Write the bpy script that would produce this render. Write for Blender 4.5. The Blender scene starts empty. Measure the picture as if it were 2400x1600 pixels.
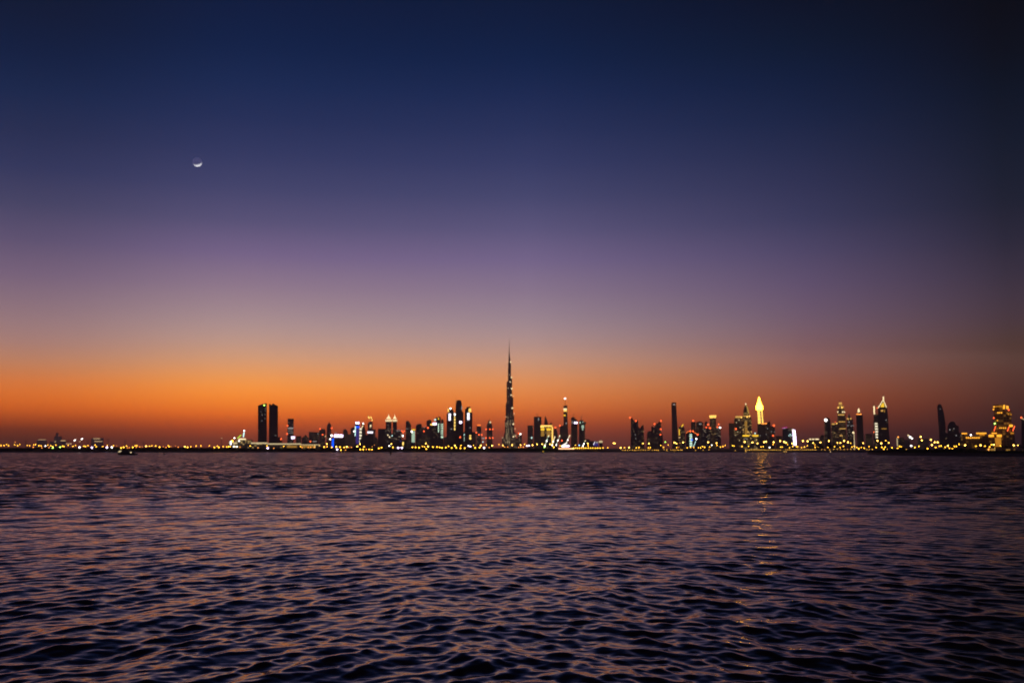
import bpy, bmesh, math, random
import numpy as np
random.seed(7); np.random.seed(7)
SC = bpy.context.scene
COL = SC.collection
R = math.radians

# ------------------------------------------------------------------ lens, horizon
F = 2264.0                      # focal length in pixels of the 2400 px wide photograph
HOR = 1050.0                    # row of the true horizon
TH = math.atan((HOR - 800) / F) # camera pitch (upwards)
CT, ST = math.cos(TH), math.sin(TH)
EYE = 5.0                       # metres above the water
GZ = 1.8                        # height of the land
def zz(y, D): return EYE + D * math.tan(TH + math.atan((800 - y) / F))
def xx(px, y, D):
    z = zz(y, D) - EYE
    return (px - 1200) / F * (D * CT + z * ST)

cam = bpy.data.cameras.new('camera')
cam.sensor_width = 36; cam.lens = 36 * F / 2400
cam.clip_start = 0.5; cam.clip_end = 150000
cam.dof.use_dof = True; cam.dof.focus_distance = 15; cam.dof.aperture_fstop = 1.9
co = bpy.data.objects.new('camera', cam); COL.objects.link(co)
co.location = (0, 0, EYE); co.rotation_euler = (R(90) + TH, 0, 0)
SC.camera = co

# ------------------------------------------------------------------ colour helpers
def lin(c):
    c = c / 255.0
    return c / 12.92 if c <= 0.04045 else ((c + 0.055) / 1.055) ** 2.4
def L3(t): return tuple(lin(v) for v in t)

# ------------------------------------------------------------------ world: dusk sky
ROWS = [0, 100, 200, 300, 400, 500, 600, 680, 750, 800, 850, 900, 925, 950, 970, 990, 1010, 1035]
SKY = {
 30: [(12, 25, 50),(17, 29, 61),(27, 38, 74),(41, 45, 79),(53, 55, 92),(77, 71, 101),(106, 87, 118),(130, 105, 122),(150, 118, 122),(166, 124, 116),(188, 123, 88),(214, 114, 52),(212, 107, 40),(204, 95, 32),(180, 79, 32),(140, 60, 31),(100, 46, 34),(80, 44, 38)],
 600: [(12, 28, 61),(19, 32, 69),(29, 41, 81),(42, 48, 88),(59, 61, 101),(81, 76, 112),(118, 98, 135),(145, 120, 138),(168, 140, 142),(188, 149, 135),(214, 151, 108),(243, 148, 66),(245, 138, 50),(236, 123, 40),(221, 103, 36),(188, 80, 37),(150, 64, 40),(108, 54, 44)],
 1240: [(10, 26, 55),(17, 30, 65),(27, 38, 78),(41, 48, 88),(57, 60, 101),(79, 76, 113),(112, 96, 135),(135, 114, 138),(155, 132, 142),(175, 142, 138),(199, 145, 116),(222, 138, 80),(222, 127, 64),(214, 113, 52),(199, 94, 44),(172, 76, 41),(140, 62, 45),(108, 56, 48)],
 1890: [(7, 17, 37),(10, 24, 47),(20, 29, 61),(29, 37, 69),(44, 46, 79),(55, 55, 88),(80, 70, 103),(98, 80, 108),(112, 88, 106),(124, 91, 98),(138, 91, 84),(145, 80, 61),(144, 72, 46),(135, 62, 40),(121, 54, 38),(104, 46, 36),(84, 40, 39),(64, 35, 38)],
 2370: [(7, 10, 19),(8, 13, 24),(11, 18, 34),(18, 23, 40),(24, 28, 45),(31, 32, 49),(48, 42, 60),(62, 50, 64),(72, 54, 62),(78, 56, 52),(85, 54, 47),(78, 44, 38),(72, 39, 34),(65, 35, 32),(58, 31, 31),(51, 29, 30),(45, 27, 32),(38, 25, 31)],
}
# air between the viewer and the sky: the ramp is the sky beyond it
HAZE = 5e-5; HZ_FAR = 9400.0; HZ_TOP = 900.0
GLOWAIR = {30: (.062, .031, .027), 600: (.066, .033, .029), 1240: (.060, .030, .028), 1890: (.040, .021, .022), 2370: (.027, .016, .018)}
def beyond(v, z, px, k):
    if not HAZE: return v
    path = min(HZ_FAR / math.cos(math.atan((px - 1200) / F)), (HZ_TOP - EYE) / max(z, 1e-4))
    T = math.exp(-HAZE * path)
    return max((v - GLOWAIR[px][k] * (1 - T)) / T, 0.0005)
def build_world():
    w = bpy.data.worlds.new('World'); SC.world = w; w.use_nodes = True
    nt = w.node_tree; N = nt.nodes; LK = nt.links
    for n in list(N): N.remove(n)
    def math_(op, a, b=None, clamp=False):
        m = N.new('ShaderNodeMath'); m.operation = op; m.use_clamp = clamp
        for i, v in enumerate((a, b)):
            if v is None: continue
            if isinstance(v, (int, float)): m.inputs[i].default_value = v
            else: LK.new(v, m.inputs[i])
        return m.outputs[0]
    tc = N.new('ShaderNodeTexCoord'); sp = N.new('ShaderNodeSeparateXYZ')
    LK.new(tc.outputs['Generated'], sp.inputs[0])
    x, y, z = sp.outputs
    az = math_('ARCTAN2', x, y)
    zmax = 0.75
    zn = math_('DIVIDE', z, zmax, True)
    prev = None
    cols = sorted(SKY)
    for i, px in enumerate(cols):
        pts = []
        for row, c in zip(ROWS, SKY[px]):
            d = np.array([(px - 1200) / F, CT - (800 - row) / F * ST, ST + (800 - row) / F * CT])
            d /= np.linalg.norm(d); pts.append((d[2], c))
        pts.sort(key=lambda t: t[0])
        low = pts[0][1]
        pts = [(0.0, tuple(v * .95 for v in low))] + pts
        top = pts[-1]
        pts += [(0.55, (top[1][0] * .7, top[1][1] * .5, top[1][2] * .5)), (zmax, (top[1][0] * .5, top[1][1] * .3, top[1][2] * .3))]
        zs = np.array([p[0] for p in pts]); cs = np.array([p[1] for p in pts], float)
        # smooth resample
        sz = np.unique(np.concatenate([np.linspace(0, 0.14, 17), np.linspace(0.16, 0.48, 11), [0.55, zmax]]))
        fine = np.linspace(0, zmax, 4000)
        ramp = N.new('ShaderNodeValToRGB'); cr = ramp.color_ramp; cr.interpolation = 'LINEAR'
        res = []
        for q in sz:
            col = []
            for k in range(3):
                f = np.interp(fine, zs, cs[:, k]); h = 0.004 + 0.03 * q
                wgt = np.exp(-((fine - q) / h) ** 2); col.append(beyond(lin(float((f * wgt).sum() / wgt.sum())), q, px, k))
            res.append((q / zmax, col))
        while len(cr.elements) < len(res): cr.elements.new(0.5)
        for e, (p, c) in zip(cr.elements, res):
            e.position = p
        for e, (p, c) in zip(cr.elements, res):
            e.color = (*c, 1)
        LK.new(zn, ramp.inputs[0])
        a = math.atan((px - 1200) / (F * CT))
        if prev is None: out = ramp.outputs[0]
        else:
            mr = N.new('ShaderNodeMapRange'); mr.interpolation_type = 'SMOOTHSTEP' if i in (1,) else 'LINEAR'
            mr.inputs[1].default_value = prev; mr.inputs[2].default_value = a
            LK.new(az, mr.inputs[0])
            mx = N.new('ShaderNodeMixRGB'); LK.new(mr.outputs[0], mx.inputs[0])
            LK.new(out, mx.inputs[1]); LK.new(ramp.outputs[0], mx.inputs[2]); out = mx.outputs[0]
        prev = a
    # the eastern half of the sky, behind the viewer, keeps a dim pink belt over the earth's shadow
    back = math_('MULTIPLY', math_('ADD', math_('MULTIPLY', y, -1.0), 0.45), 1.6, True)
    mx = N.new('ShaderNodeMixRGB'); LK.new(back, mx.inputs[0]); LK.new(out, mx.inputs[1])
    er = N.new('ShaderNodeValToRGB'); LK.new(math_('MAXIMUM', z, 0.0), er.inputs[0]); out2 = mx
    for pos, c in ((.04, (66, 55, 74)), (.14, (100, 74, 92)), (.3, (58, 54, 80))): e = er.color_ramp.elements.new(pos); e.color = (*L3(c), 1)
    er.color_ramp.elements[0].color = (*L3((58, 56, 78)), 1); er.color_ramp.elements[-1].color = (*L3((12, 16, 34)), 1)
    LK.new(er.outputs[0], mx.inputs[2]); out = mx.outputs[0]
    # below the horizon lies the dark earth
    mr = N.new('ShaderNodeMapRange'); LK.new(z, mr.inputs[0]); mr.inputs[1].default_value = -.06; mr.inputs[2].default_value = -.004; mr.inputs[3].default_value = .06; mr.inputs[4].default_value = 1.0
    bg = N.new('ShaderNodeBackground'); LK.new(out, bg.inputs[0]); LK.new(mr.outputs[0], bg.inputs[1])
    # faint physical twilight under it
    st = N.new('ShaderNodeTexSky'); st.sky_type = 'NISHITA'; st.sun_disc = False
    st.sun_elevation = R(-4); st.sun_rotation = R(-16)
    bg2 = N.new('ShaderNodeBackground'); LK.new(st.outputs[0], bg2.inputs[0]); bg2.inputs[1].default_value = 0.05
    ad = N.new('ShaderNodeAddShader'); LK.new(bg.outputs[0], ad.inputs[0]); LK.new(bg2.outputs[0], ad.inputs[1])
    o = N.new('ShaderNodeOutputWorld'); LK.new(ad.outputs[0], o.inputs[0])
build_world()

# the sun has set: it stands below the horizon, the land hides it, and only the moon still catches it
MOON_EL = math.atan(math.tan(TH + math.atan((800 - 384) / F)))
MOON_PX = (462, 384)
sun = bpy.data.lights.new('sun', 'SUN'); sun.energy = 5.0; sun.angle = R(0.5); sun.color = (1, .99, .96)
so = bpy.data.objects.new('sun', sun); COL.objects.link(so)

# ------------------------------------------------------------------ materials
MATS = {}
def mat(name):
    m = bpy.data.materials.new(name); m.use_nodes = True; MATS[name] = m
    b = m.node_tree.nodes['Principled BSDF']
    return m, m.node_tree, b
def plain(name, col, rough=.7, noise=.25, scale=.3):
    m, nt, b = mat(name); N, LK = nt.nodes, nt.links
    tc = N.new('ShaderNodeTexCoord'); no = N.new('ShaderNodeTexNoise'); no.inputs['Scale'].default_value = scale
    LK.new(tc.outputs['Object'], no.inputs[0])
    mx = N.new('ShaderNodeMixRGB'); LK.new(no.outputs[0], mx.inputs[0])
    mx.inputs[1].default_value = (*[c * (1 - noise) for c in col], 1); mx.inputs[2].default_value = (*[c * (1 + noise) for c in col], 1)
    LK.new(mx.outputs[0], b.inputs['Base Color']); b.inputs['Roughness'].default_value = rough
    return m
def glow(name, col, strength, stripes=None, sample=True):
    """a thing that gives off light; stripes = (axis, metres, fraction lit) for rows of lamps or windows"""
    m, nt, b = mat(name); N, LK = nt.nodes, nt.links
    b.inputs['Base Color'].default_value = (.02, .02, .02, 1)
    b.inputs['Emission Color'].default_value = (*col, 1); b.inputs['Emission Strength'].default_value = strength
    if stripes:
        ax, per, fr = stripes
        tc = N.new('ShaderNodeTexCoord'); sp = N.new('ShaderNodeSeparateXYZ'); LK.new(tc.outputs['Object'], sp.inputs[0])
        d = N.new('ShaderNodeMath'); d.operation = 'DIVIDE'; LK.new(sp.outputs[ax], d.inputs[0]); d.inputs[1].default_value = per
        f = N.new('ShaderNodeMath'); f.operation = 'FRACT'; LK.new(d.outputs[0], f.inputs[0])
        l = N.new('ShaderNodeMath'); l.operation = 'LESS_THAN'; LK.new(f.outputs[0], l.inputs[0]); l.inputs[1].default_value = fr
        s = N.new('ShaderNodeMath'); s.operation = 'MULTIPLY_ADD'; LK.new(l.outputs[0], s.inputs[0])
        s.inputs[1].default_value = strength * .88; s.inputs[2].default_value = strength * .12
        LK.new(s.outputs[0], b.inputs['Emission Strength'])
    if not sample: m.cycles.emission_sampling = 'NONE'
    return m
def facade(name, base, win, frac, strength, cell=(5.0, 4.0), rough=.35, streak=0.0, lowbias=0.0):
    """dark cladding with a grid of panes, a few of them lit"""
    m, nt, b = mat(name); N, LK = nt.nodes, nt.links
    def ma(op, a, bb=None, c=None):
        q = N.new('ShaderNodeMath'); q.operation = op
        for i, v in enumerate((a, bb, c)):
            if v is None: continue
            if isinstance(v, (int, float)): q.inputs[i].default_value = v
            else: LK.new(v, q.inputs[i])
        return q.outputs[0]
    tc = N.new('ShaderNodeTexCoord'); sp = N.new('ShaderNodeSeparateXYZ'); LK.new(tc.outputs['Object'], sp.inputs[0])
    x, y, z = sp.outputs
    u = ma('DIVIDE', ma('ADD', x, ma('MULTIPLY', y, .93)), cell[0]); v = ma('DIVIDE', z, cell[1])
    cb = N.new('ShaderNodeCombineXYZ'); LK.new(ma('FLOOR', u), cb.inputs[0]); LK.new(ma('FLOOR', v), cb.inputs[1])
    oi = N.new('ShaderNodeObjectInfo'); LK.new(oi.outputs['Random'], cb.inputs[2])
    wn = N.new('ShaderNodeTexWhiteNoise'); LK.new(cb.outputs[0], wn.inputs[0])
    pane = ma('MULTIPLY', ma('LESS_THAN', ma('FRACT', u), .72), ma('LESS_THAN', ma('FRACT', v), .66))
    # patches of more and fewer lit flats
    cb2 = N.new('ShaderNodeCombineXYZ'); LK.new(ma('MULTIPLY', u, .14 if not streak else .5), cb2.inputs[0]); LK.new(ma('MULTIPLY', v, .08 if not streak else .03), cb2.inputs[1]); LK.new(oi.outputs['Random'], cb2.inputs[2])
    no = N.new('ShaderNodeTexNoise'); no.inputs['Scale'].default_value = 1.0; LK.new(cb2.outputs[0], no.inputs[0])
    thr = ma('MULTIPLY', ma('SUBTRACT', no.outputs[0], .28), frac * 4.5)
    if lowbias: thr = ma('MULTIPLY', thr, ma('MAXIMUM', ma('SUBTRACT', 1.25, ma('DIVIDE', z, lowbias)), .12))
    lit = ma('MULTIPLY', pane, ma('LESS_THAN', wn.outputs[0], thr))
    lit = ma('MULTIPLY', lit, ma('MULTIPLY_ADD', wn.outputs[0], 6.0, .6))
    LK.new(ma('MULTIPLY', lit, strength), b.inputs['Emission Strength'])
    mx = N.new('ShaderNodeMixRGB'); LK.new(wn.outputs[0], mx.inputs[0])
    mx.inputs[1].default_value = (*win, 1); mx.inputs[2].default_value = (win[0], win[1] * .8, win[2] * .5, 1)
    LK.new(mx.outputs[0], b.inputs['Emission Color'])
    mb = N.new('ShaderNodeMixRGB'); LK.new(pane, mb.inputs[0])
    mb.inputs[1].default_value = (*base, 1); mb.inputs[2].default_value = (*[c * .25 for c in base], 1)
    LK.new(mb.outputs[0], b.inputs['Base Color']); b.inputs['Roughness'].default_value = rough
    m.cycles.emission_sampling = 'NONE'
    return m

facade('glass', (.10, .10, .12), (1, .72, .38), .03, .3)
facade('dim', (.16, .13, .11), (1, .70, .34), .09, .13)
facade('stone', (.22, .18, .14), (1, .66, .26), .12, .28)
facade('office', (.14, .14, .15), (1, .80, .52), .08, .28)
facade('gold_lit', (.25, .2, .13), (1, .62, .18), .24, .6)
facade('spire_glass', (.12, .11, .12), (1, .70, .38), .12, .5, cell=(6, 9), streak=1, lowbias=420)
facade('dark', (.07, .07, .08), (1, .7, .4), .01, .2)
facade('hotel', (.18, .12, .07), (1, .46, .07), .2, .10, cell=(4, 4))
facade('pale', (.62, .58, .52), (1, .7, .4), .02, .1)  # walls lightened: the haze over the far halls is put into the colour
facade('terminal', (.3, .27, .2), (1, .68, .24), .3, .3, cell=(6, 4))
plain('steel', (.12, .12, .12), .5)
plain('roof_grey', (.12, .11, .11), .8)
plain('hull', (.03, .03, .035), .45)
plain('timber', (.10, .07, .05), .8)
plain('soil', (.16, .12, .085), .95, .35, .02)
plain('asphalt', (.05, .05, .05), .9, .2, .5)
plain('rock', (.09, .08, .07), .95, .4, .6)
plain('leaf_dark', (.04, .055, .025), .9, .4, .4)
W = (1, 1, 1)
glow('amber', (1, .46, .03), 8); glow('amber_big', (1, .52, .08), 13); glow('amber_small', (1, .48, .05), 4)
glow('lamp_white', (1, .92, .84), 5); glow('lamp_green', (.45, 1, .12), 8); glow('lamp_violet', (.86, .62, 1), 6)
glow('lamp_orange', (1, .32, .05), 3.5); glow('lamp_blue', (.25, .55, 1), 9); glow('warm_dim', (1, .66, .32), 1.1)
glow('red', (1, .12, .03), 2.6); glow('sign_white', (.93, .88, 1), 2); glow('sign_violet', (.86, .70, 1), 4)
glow('sign_cyan', (.62, 1, .94), 1.4); glow('sign_blue', (.0, .09, 1), 1.6); glow('blue_dim', (.16, .10, .7), .25)
glow('gold', (1, .56, .11), 1.8); glow('gold_bright', (1, .42, .02), 28, ('X', 0, 0) and None)
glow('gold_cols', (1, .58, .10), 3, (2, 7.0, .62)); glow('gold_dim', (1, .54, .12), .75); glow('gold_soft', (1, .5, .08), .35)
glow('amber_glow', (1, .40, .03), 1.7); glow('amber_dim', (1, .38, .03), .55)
glow('cream', (1, .78, .42), 1.5); glow('cream_dim', (1, .78, .42), .65); glow('cream_rows', (1, .88, .62), 1.3, (2, 12.0, .55))
glow('green_rows', (.72, 1, .72), 1.4, (2, 9.0, .6)); glow('green_dim', (.72, 1, .74), .6); glow('lime', (.55, .9, .06), 1.2)
glow('yellow', (1, .58, .03), 1.3); glow('yellow_rows', (1, .64, .14), 1.8, (2, 14.0, .7)); glow('magenta', (.7, .06, .42), .9)
glow('traffic', (1, .50, .24), 2.2); glow('orange_bar', (1, .20, .03), 1.6); glow('sail_gold', (1, .6, .12), .5)
glow('pale_streak', (1, .9, .78), 1.3); glow('dim_white', (.9, .85, .8), .35)

# ------------------------------------------------------------------ mesh helpers
class MB:
    def __init__(s): s.v = []; s.f = []
    def prism(s, pts, y0, y1):
        """outline in x,z pushed from y0 to y1"""
        a = sum(p[0] * q[1] - q[0] * p[1] for p, q in zip(pts, pts[1:] + pts[:1]))
        if a < 0: pts = pts[::-1]
        n = len(pts); b = len(s.v)
        s.v += [(x, y0, z) for x, z in pts] + [(x, y1, z) for x, z in pts]
        s.f.append(tuple(range(b, b + n))); s.f.append(tuple(range(b + 2 * n - 1, b + n - 1, -1)))
        for i in range(n):
            j = (i + 1) % n; s.f.append((b + j, b + i, b + n + i, b + n + j))
    def box(s, x0, x1, y0, y1, z0, z1): s.prism([(x0, z0), (x1, z0), (x1, z1), (x0, z1)], y0, y1)
    def lathe(s, cx, cy, prof, n=16, rot=0.0, sy=1.0):
        """prof from the bottom up: (radius, z)"""
        b = len(s.v)
        for r, z in prof:
            for k in range(n):
                a = rot + 2 * math.pi * k / n
                s.v.append((cx + r * math.cos(a), cy + r * sy * math.sin(a), z))
        for i in range(len(prof) - 1):
            for k in range(n):
                p = b + i * n + k; q = b + i * n + (k + 1) % n
                s.f.append((p, q, q + n, p + n))
        s.f.append(tuple(range(b + n - 1, b - 1, -1)))
        t = b + (len(prof) - 1) * n
        s.f.append(tuple(range(t, t + n)))
    def bar(s, p, q, r, n=6):
        p, q = np.array(p, float), np.array(q, float); d = q - p; d /= np.linalg.norm(d)
        u = np.cross(d, (0, 1, 0) if abs(d[1]) < .9 else (1, 0, 0)); u /= np.linalg.norm(u); w = np.cross(d, u); b = len(s.v)
        for c in (p, q):
            for k in range(n):
                a = 2 * math.pi * k / n; s.v.append(tuple(c + r * (math.cos(a) * u + math.sin(a) * w)))
        for k in range(n):
            j = (k + 1) % n; s.f.append((b + k, b + j, b + n + j, b + n + k))
        s.f.append(tuple(range(b + n - 1, b - 1, -1))); s.f.append(tuple(range(b + n, b + 2 * n)))
    def mesh(s, name, material, origin=(0, 0, 0), smooth=False, sx=1.0):
        me = bpy.data.meshes.new(name)
        o = origin
        me.from_pydata([((x - o[0]) * sx, y - o[1], z - o[2]) for x, y, z in s.v], [], s.f); me.update()
        if material: me.materials.append(MATS[material])
        if smooth: me.polygons.foreach_set('use_smooth', [True] * len(me.polygons))
        return me
    def build(s, name, material, parent=None, smooth=False):
        o_ = parent['_o'] if parent is not None else (0, 0, 0)
        ob = bpy.data.objects.new(name, s.mesh(name, material, o_, smooth, parent.get('_s', 1.0) if parent is not None else 1.0)); COL.objects.link(ob)
        if parent is not None: ob.parent = parent
        return ob
ROOTS = []
def tag(o, label=None, cat=None, group=None, kind=None):
    if label: o['label'] = label
    if cat: o['category'] = cat
    if group: o['group'] = group
    if kind: o['kind'] = kind
    return o
def root(name, label, cat, loc, group=None):
    e = bpy.data.objects.new(name, None); COL.objects.link(e); e.location = loc; e['_o'] = loc
    tag(e, label, cat, group); ROOTS.append(e); return e

# ------------------------------------------------------------------ shapes given in photograph pixels at a distance D
def shape(mb, sh, D, off, thick=None):
    k = sh[0]
    if k == 'b':                                   # box: x0, x1, ytop, ybottom (None: the ground), depth
        x0, x1, yt = sh[1:4]; yb = sh[4] if len(sh) > 4 else None
        X0, X1 = xx(x0, yt, D), xx(x1, yt, D)
        z1 = zz(yt, D); z0 = GZ - 1 - off * .2 if yb is None else zz(yb, D)
        dep = thick if thick else min(max(X1 - X0, 8), 45)
        mb.box(X0, X1, D + off, D + off + dep, z0, z1)
    elif k == 'p':                                 # outline; y None is the ground
        pts = []
        for x, y in sh[1]:
            if y is None: pts.append((xx(x, HOR, D), GZ - 1 - off * .2))
            else: pts.append((xx(x, y, D), zz(y, D)))
        w = max(p[0] for p in pts) - min(p[0] for p in pts)
        dep = thick if thick else min(max(w * .8, 6), 45)
        mb.prism(pts, D + off, D + off + dep)
    elif k == 'l':                                 # round or square turned shape: cx, [(half width px, y)], sides, rotation
        cx, pr = sh[1], sh[2]; n = sh[3] if len(sh) > 3 else 12; rot = sh[4] if len(sh) > 4 else 0
        ym = min(p[1] for p in pr if p[1] is not None)
        X = xx(cx, ym, D); s = D / F
        rmax = max(p[0] for p in pr) * s
        if n == 4: rot = math.pi / 4; kk = math.sqrt(2)
        else: kk = 1.0
        pr2 = [(max(r * s * kk, .02), GZ - 1 if y is None else zz(y, D)) for r, y in pr]
        pr2.sort(key=lambda t: t[1])
        cy = D + off + (thick if thick is not None and thick < 0 else rmax)
        mb.lathe(X, cy, pr2, n, rot)
    elif k == 'm':                                 # mast: x, ytop, ybottom, half width px
        x, yt, yb, hw = sh[1:5]; s = D / F
        X = xx(x, yt, D); dy = sh[5] if len(sh) > 5 else 12
        mb.lathe(X, D + off + dy, [(hw * s, zz(yb, D)), (hw * s * .35, zz(yt, D))], 6)
    elif k == 'd':                                 # slanting bar: x0,y0,x1,y1,half width px
        x0, y0, x1, y1, hw = sh[1:6]; s = D / F; yo = D + off + 1
        mb.bar((xx(x0, y0, D), yo, zz(y0, D)), (xx(x1, y1, D), yo, zz(y1, D)), hw * s)

def building(name, label, D, body, material='glass', parts=(), cat='tower', group=None):
    xs = []
    for sh in body:
        if sh[0] == 'b': xs += [sh[1], sh[2]]
        elif sh[0] == 'p': xs += [p[0] for p in sh[1]]
        elif sh[0] == 'l': xs.append(sh[1])
    cx = (min(xs) + max(xs)) / 2
    X0 = xx(cx, HOR, D); rt = root(name, label, cat, (X0, D, GZ), group)
    a = math.atan2(X0, D); rt.rotation_euler = (0, 0, -a); rt['_s'] = math.cos(a)      # every front looks over the creek to the viewer's bank
    mb = MB()
    for i, sh in enumerate(body): shape(mb, sh, D, i * .9)
    mb.build('facade', material, rt)
    for i, pt in enumerate(parts):
        pn, pm, sh = pt[:3]
        m2 = MB()
        if sh[0] in 'bp': shape(m2, sh, D, -1.6 - .07 * i, 2.4 + (len(body) - 1) * .9 if len(pt) < 4 else pt[3])
        elif sh[0] == 'd': shape(m2, sh, D, -3.0)
        else: shape(m2, sh, D, pt[3] if len(pt) > 3 else 0)
        m2.build(pn, pm, rt)
    return rt
def rl(x, y, h=1.3): return ('warning_light', 'red', ('l', x, [(.5, y + h), (h, y + h * .4), (h, y - h * .4), (.5, y - h)], 8), -4)
def dot(n, m, x, y, h=1.5): return (n, m, ('l', x, [(h * .4, y + h), (h, y + h * .4), (h, y - h * .4), (h * .4, y - h)], 8), -5)
def bx(n, m, x0, x1, y0, y1): return (n, m, ('b', x0, x1, y0, y1))
# ================================================================== LAND AND SHORE
SHORE = [(-2600, 1195), (-400, 1195), (0, 1195), (540, 1195), (690, 1240), (1000, 1225), (1300, 1195), (1330, 1240), (1500, 1262), (1900, 1240), (2031, 1200), (2034, 812), (2052, 745), (2085, 706), (2150, 668), (2260, 632), (2400, 600), (2620, 560), (4200, 470)]
SPX = [p[0] for p in SHORE]; SD = [p[1] for p in SHORE]
def shore(px): return float(np.interp(px, SPX, SD))
def build_land():
    pxs = sorted(set(SPX + list(range(-2600, 4200, 40))))
    rng = np.random.RandomState(3)
    def X(px, D): return (px - 1200) / F * D * CT
    v, f = [], []
    n = len(pxs)
    rows = []
    for j, (dd, z) in enumerate(((-5.5, -1.4), (-1.2, GZ - .9), (0, GZ), (60, GZ), (None, GZ))):
        for px in pxs:
            D = shore(px) + (dd if dd is not None else 0) + (rng.uniform(-1.2, 1.2) if j < 2 else 0)
            if dd is None: D = 9300
            v.append((X(px, D), D, z + (rng.uniform(-.15, .15) if j in (1,) else 0)))
    for j in range(4):
        for i in range(n - 1): f.append((j * n + i, j * n + i + 1, (j + 1) * n + i + 1, (j + 1) * n + i))
    me = bpy.data.meshes.new('shore_ground'); me.from_pydata(v, [], f); me.materials.append(MATS['soil']); me.materials.append(MATS['rock'])
    me.polygons.foreach_set('material_index', [1 if k < 2 * (n - 1) else 0 for k in range(len(f))])
    o = bpy.data.objects.new('ground', me); COL.objects.link(o); tag(o, kind='structure')
    # promenade road behind the quay
    m = MB()
    for D0, a, b in ((1300, 1330, 2600),):
        m.v += [(X(a, D0), D0, GZ + .004), (X(b, D0), D0, GZ + .004), (X(b, D0 + 9), D0 + 9, GZ + .004), (X(a, D0 + 9), D0 + 9, GZ + .004)]; m.f.append((0, 1, 2, 3))
    tag(m.build('road', 'asphalt'), kind='structure')
build_land()
def leaves(name, n, place, material, parent=None):
    """n leaf sprays; place() gives centre and size"""
    V = np.empty((n * 4, 3)); rng = np.random.RandomState(len(name) + n)
    for i in range(n):
        c, s = place(rng)
        u = rng.normal(size=3); u /= np.linalg.norm(u); w = np.cross(u, rng.normal(size=3)); w /= np.linalg.norm(w)
        u = u * s * rng.uniform(.6, 1.2); w = w * s * rng.uniform(.4, .9)
        o = np.array(c) - (np.array(parent['_o']) if parent is not None else 0)
        V[i * 4:i * 4 + 4] = (o - u, o - w * .8, o + u, o + w)
    me = bpy.data.meshes.new(name); me.from_pydata(V.tolist(), [], [(4 * i, 4 * i + 1, 4 * i + 2, 4 * i + 3) for i in range(n)]); me.materials.append(MATS[material])
    o = bpy.data.objects.new(name, me); COL.objects.link(o)
    if parent is not None: o.parent = parent
    return o
# mangrove scrub that reads as one dark mass
def noise1(x, seed=0): return sum(math.sin(x * f + seed * 1.7 + f * 9) * a for f, a in ((.013, .5), (.041, .35), (.11, .3), (.31, .25), (.9, .2))) / 1.2
def belt(a, b, top, size, d0, d1):
    def place(rng):
        px = rng.uniform(a, b); dd = rng.uniform(d0, d1); D = shore(px) + dd
        h = (top(px) - GZ) * (1 + .22 * noise1(px, 2)) * min(1, .45 + dd / (d0 + 10))
        z = GZ - .3 + (h + .3) * rng.uniform(0, 1) ** .7
        return ((px - 1200) / F * D * CT, D, z), size * rng.uniform(.7, 1.3)
    return place
o = leaves('mangrove_thicket', 20000, belt(-500, 1330, lambda x: 5.7 if x < 560 else (4.9 if x < 1240 else 4.9 - (x - 1240) * .03), 1.0, 9, 34), 'leaf_dark'); tag(o, kind='stuff')
o = leaves('bank_scrub', 15000, belt(2036, 2700, lambda x: 3.2 + min(1.0, (x - 2036) / 60) if x < 2290 else 3.3, .5, 2, 60), 'leaf_dark'); tag(o, kind='stuff')
def tree(px, ytop, D, w, label):
    rt = root('tree', label, 'tree', (xx(px, HOR, D), D, GZ), 'dark trees standing on the right shore')
    X = xx(px, HOR, D); z1 = zz(ytop, D); R0 = w * D / F
    m = MB(); m.lathe(X, D, [(.32, GZ - .3), (.22, GZ + (z1 - GZ) * .4), (.1, z1 - R0 * .6)], 7)
    for k in range(5):
        a = k * 1.26; m.bar((X, D, GZ + (z1 - GZ) * .38), (X + math.cos(a) * R0 * .6, D + math.sin(a) * R0 * .6, z1 - R0 * (.5 + .2 * (k % 2))), .08, 5)
    m.build('trunk', 'timber', rt)
    rng0 = np.random.RandomState(int(px)); cl = [(rng0.normal(size=3) * (.45, .45, .32)) for _ in range(11)]
    def place(rng):
        c = cl[rng.randint(11)]; q = rng.normal(size=3); q = q / np.linalg.norm(q) * rng.uniform(.2, 1) * .42
        return (X + (c[0] + q[0]) * R0, D + (c[1] + q[1]) * R0, z1 - R0 * .75 + (c[2] + q[2]) * R0 * .8), .32
    leaves('crown', 900, place, 'leaf_dark', rt)
for px, yt, D, w, lb in ((1923, 1041, 1305, 7, 'round dark tree left of and below the tower with one white light'), (1946, 1038.6, 1310, 8, 'largest round dark tree below the tower with one white light'), (1960, 1041.4, 1308, 6, 'small dark tree below the short gold parapet tower'),
        (2044, 1044, 1300, 6, 'dark tree at the tip of the near bank left of the triangular crowned tower'), (2112, 1044, 1295, 8, 'dark tree below the pale block with a lit edge'), (2174, 1045, 1290, 7, 'dark tree left of the flaring lamps under the hazy block'), (2232, 1045.4, 1290, 7, 'dark tree below the dark domed tower'),
        (2357, 1041, 1300, 8, 'dark tree in front of the big gold hotel'), (2391, 1039, 1290, 9, 'dark tree at the right edge beside the big gold hotel')):
    tree(px, yt, D, w, lb)
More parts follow.
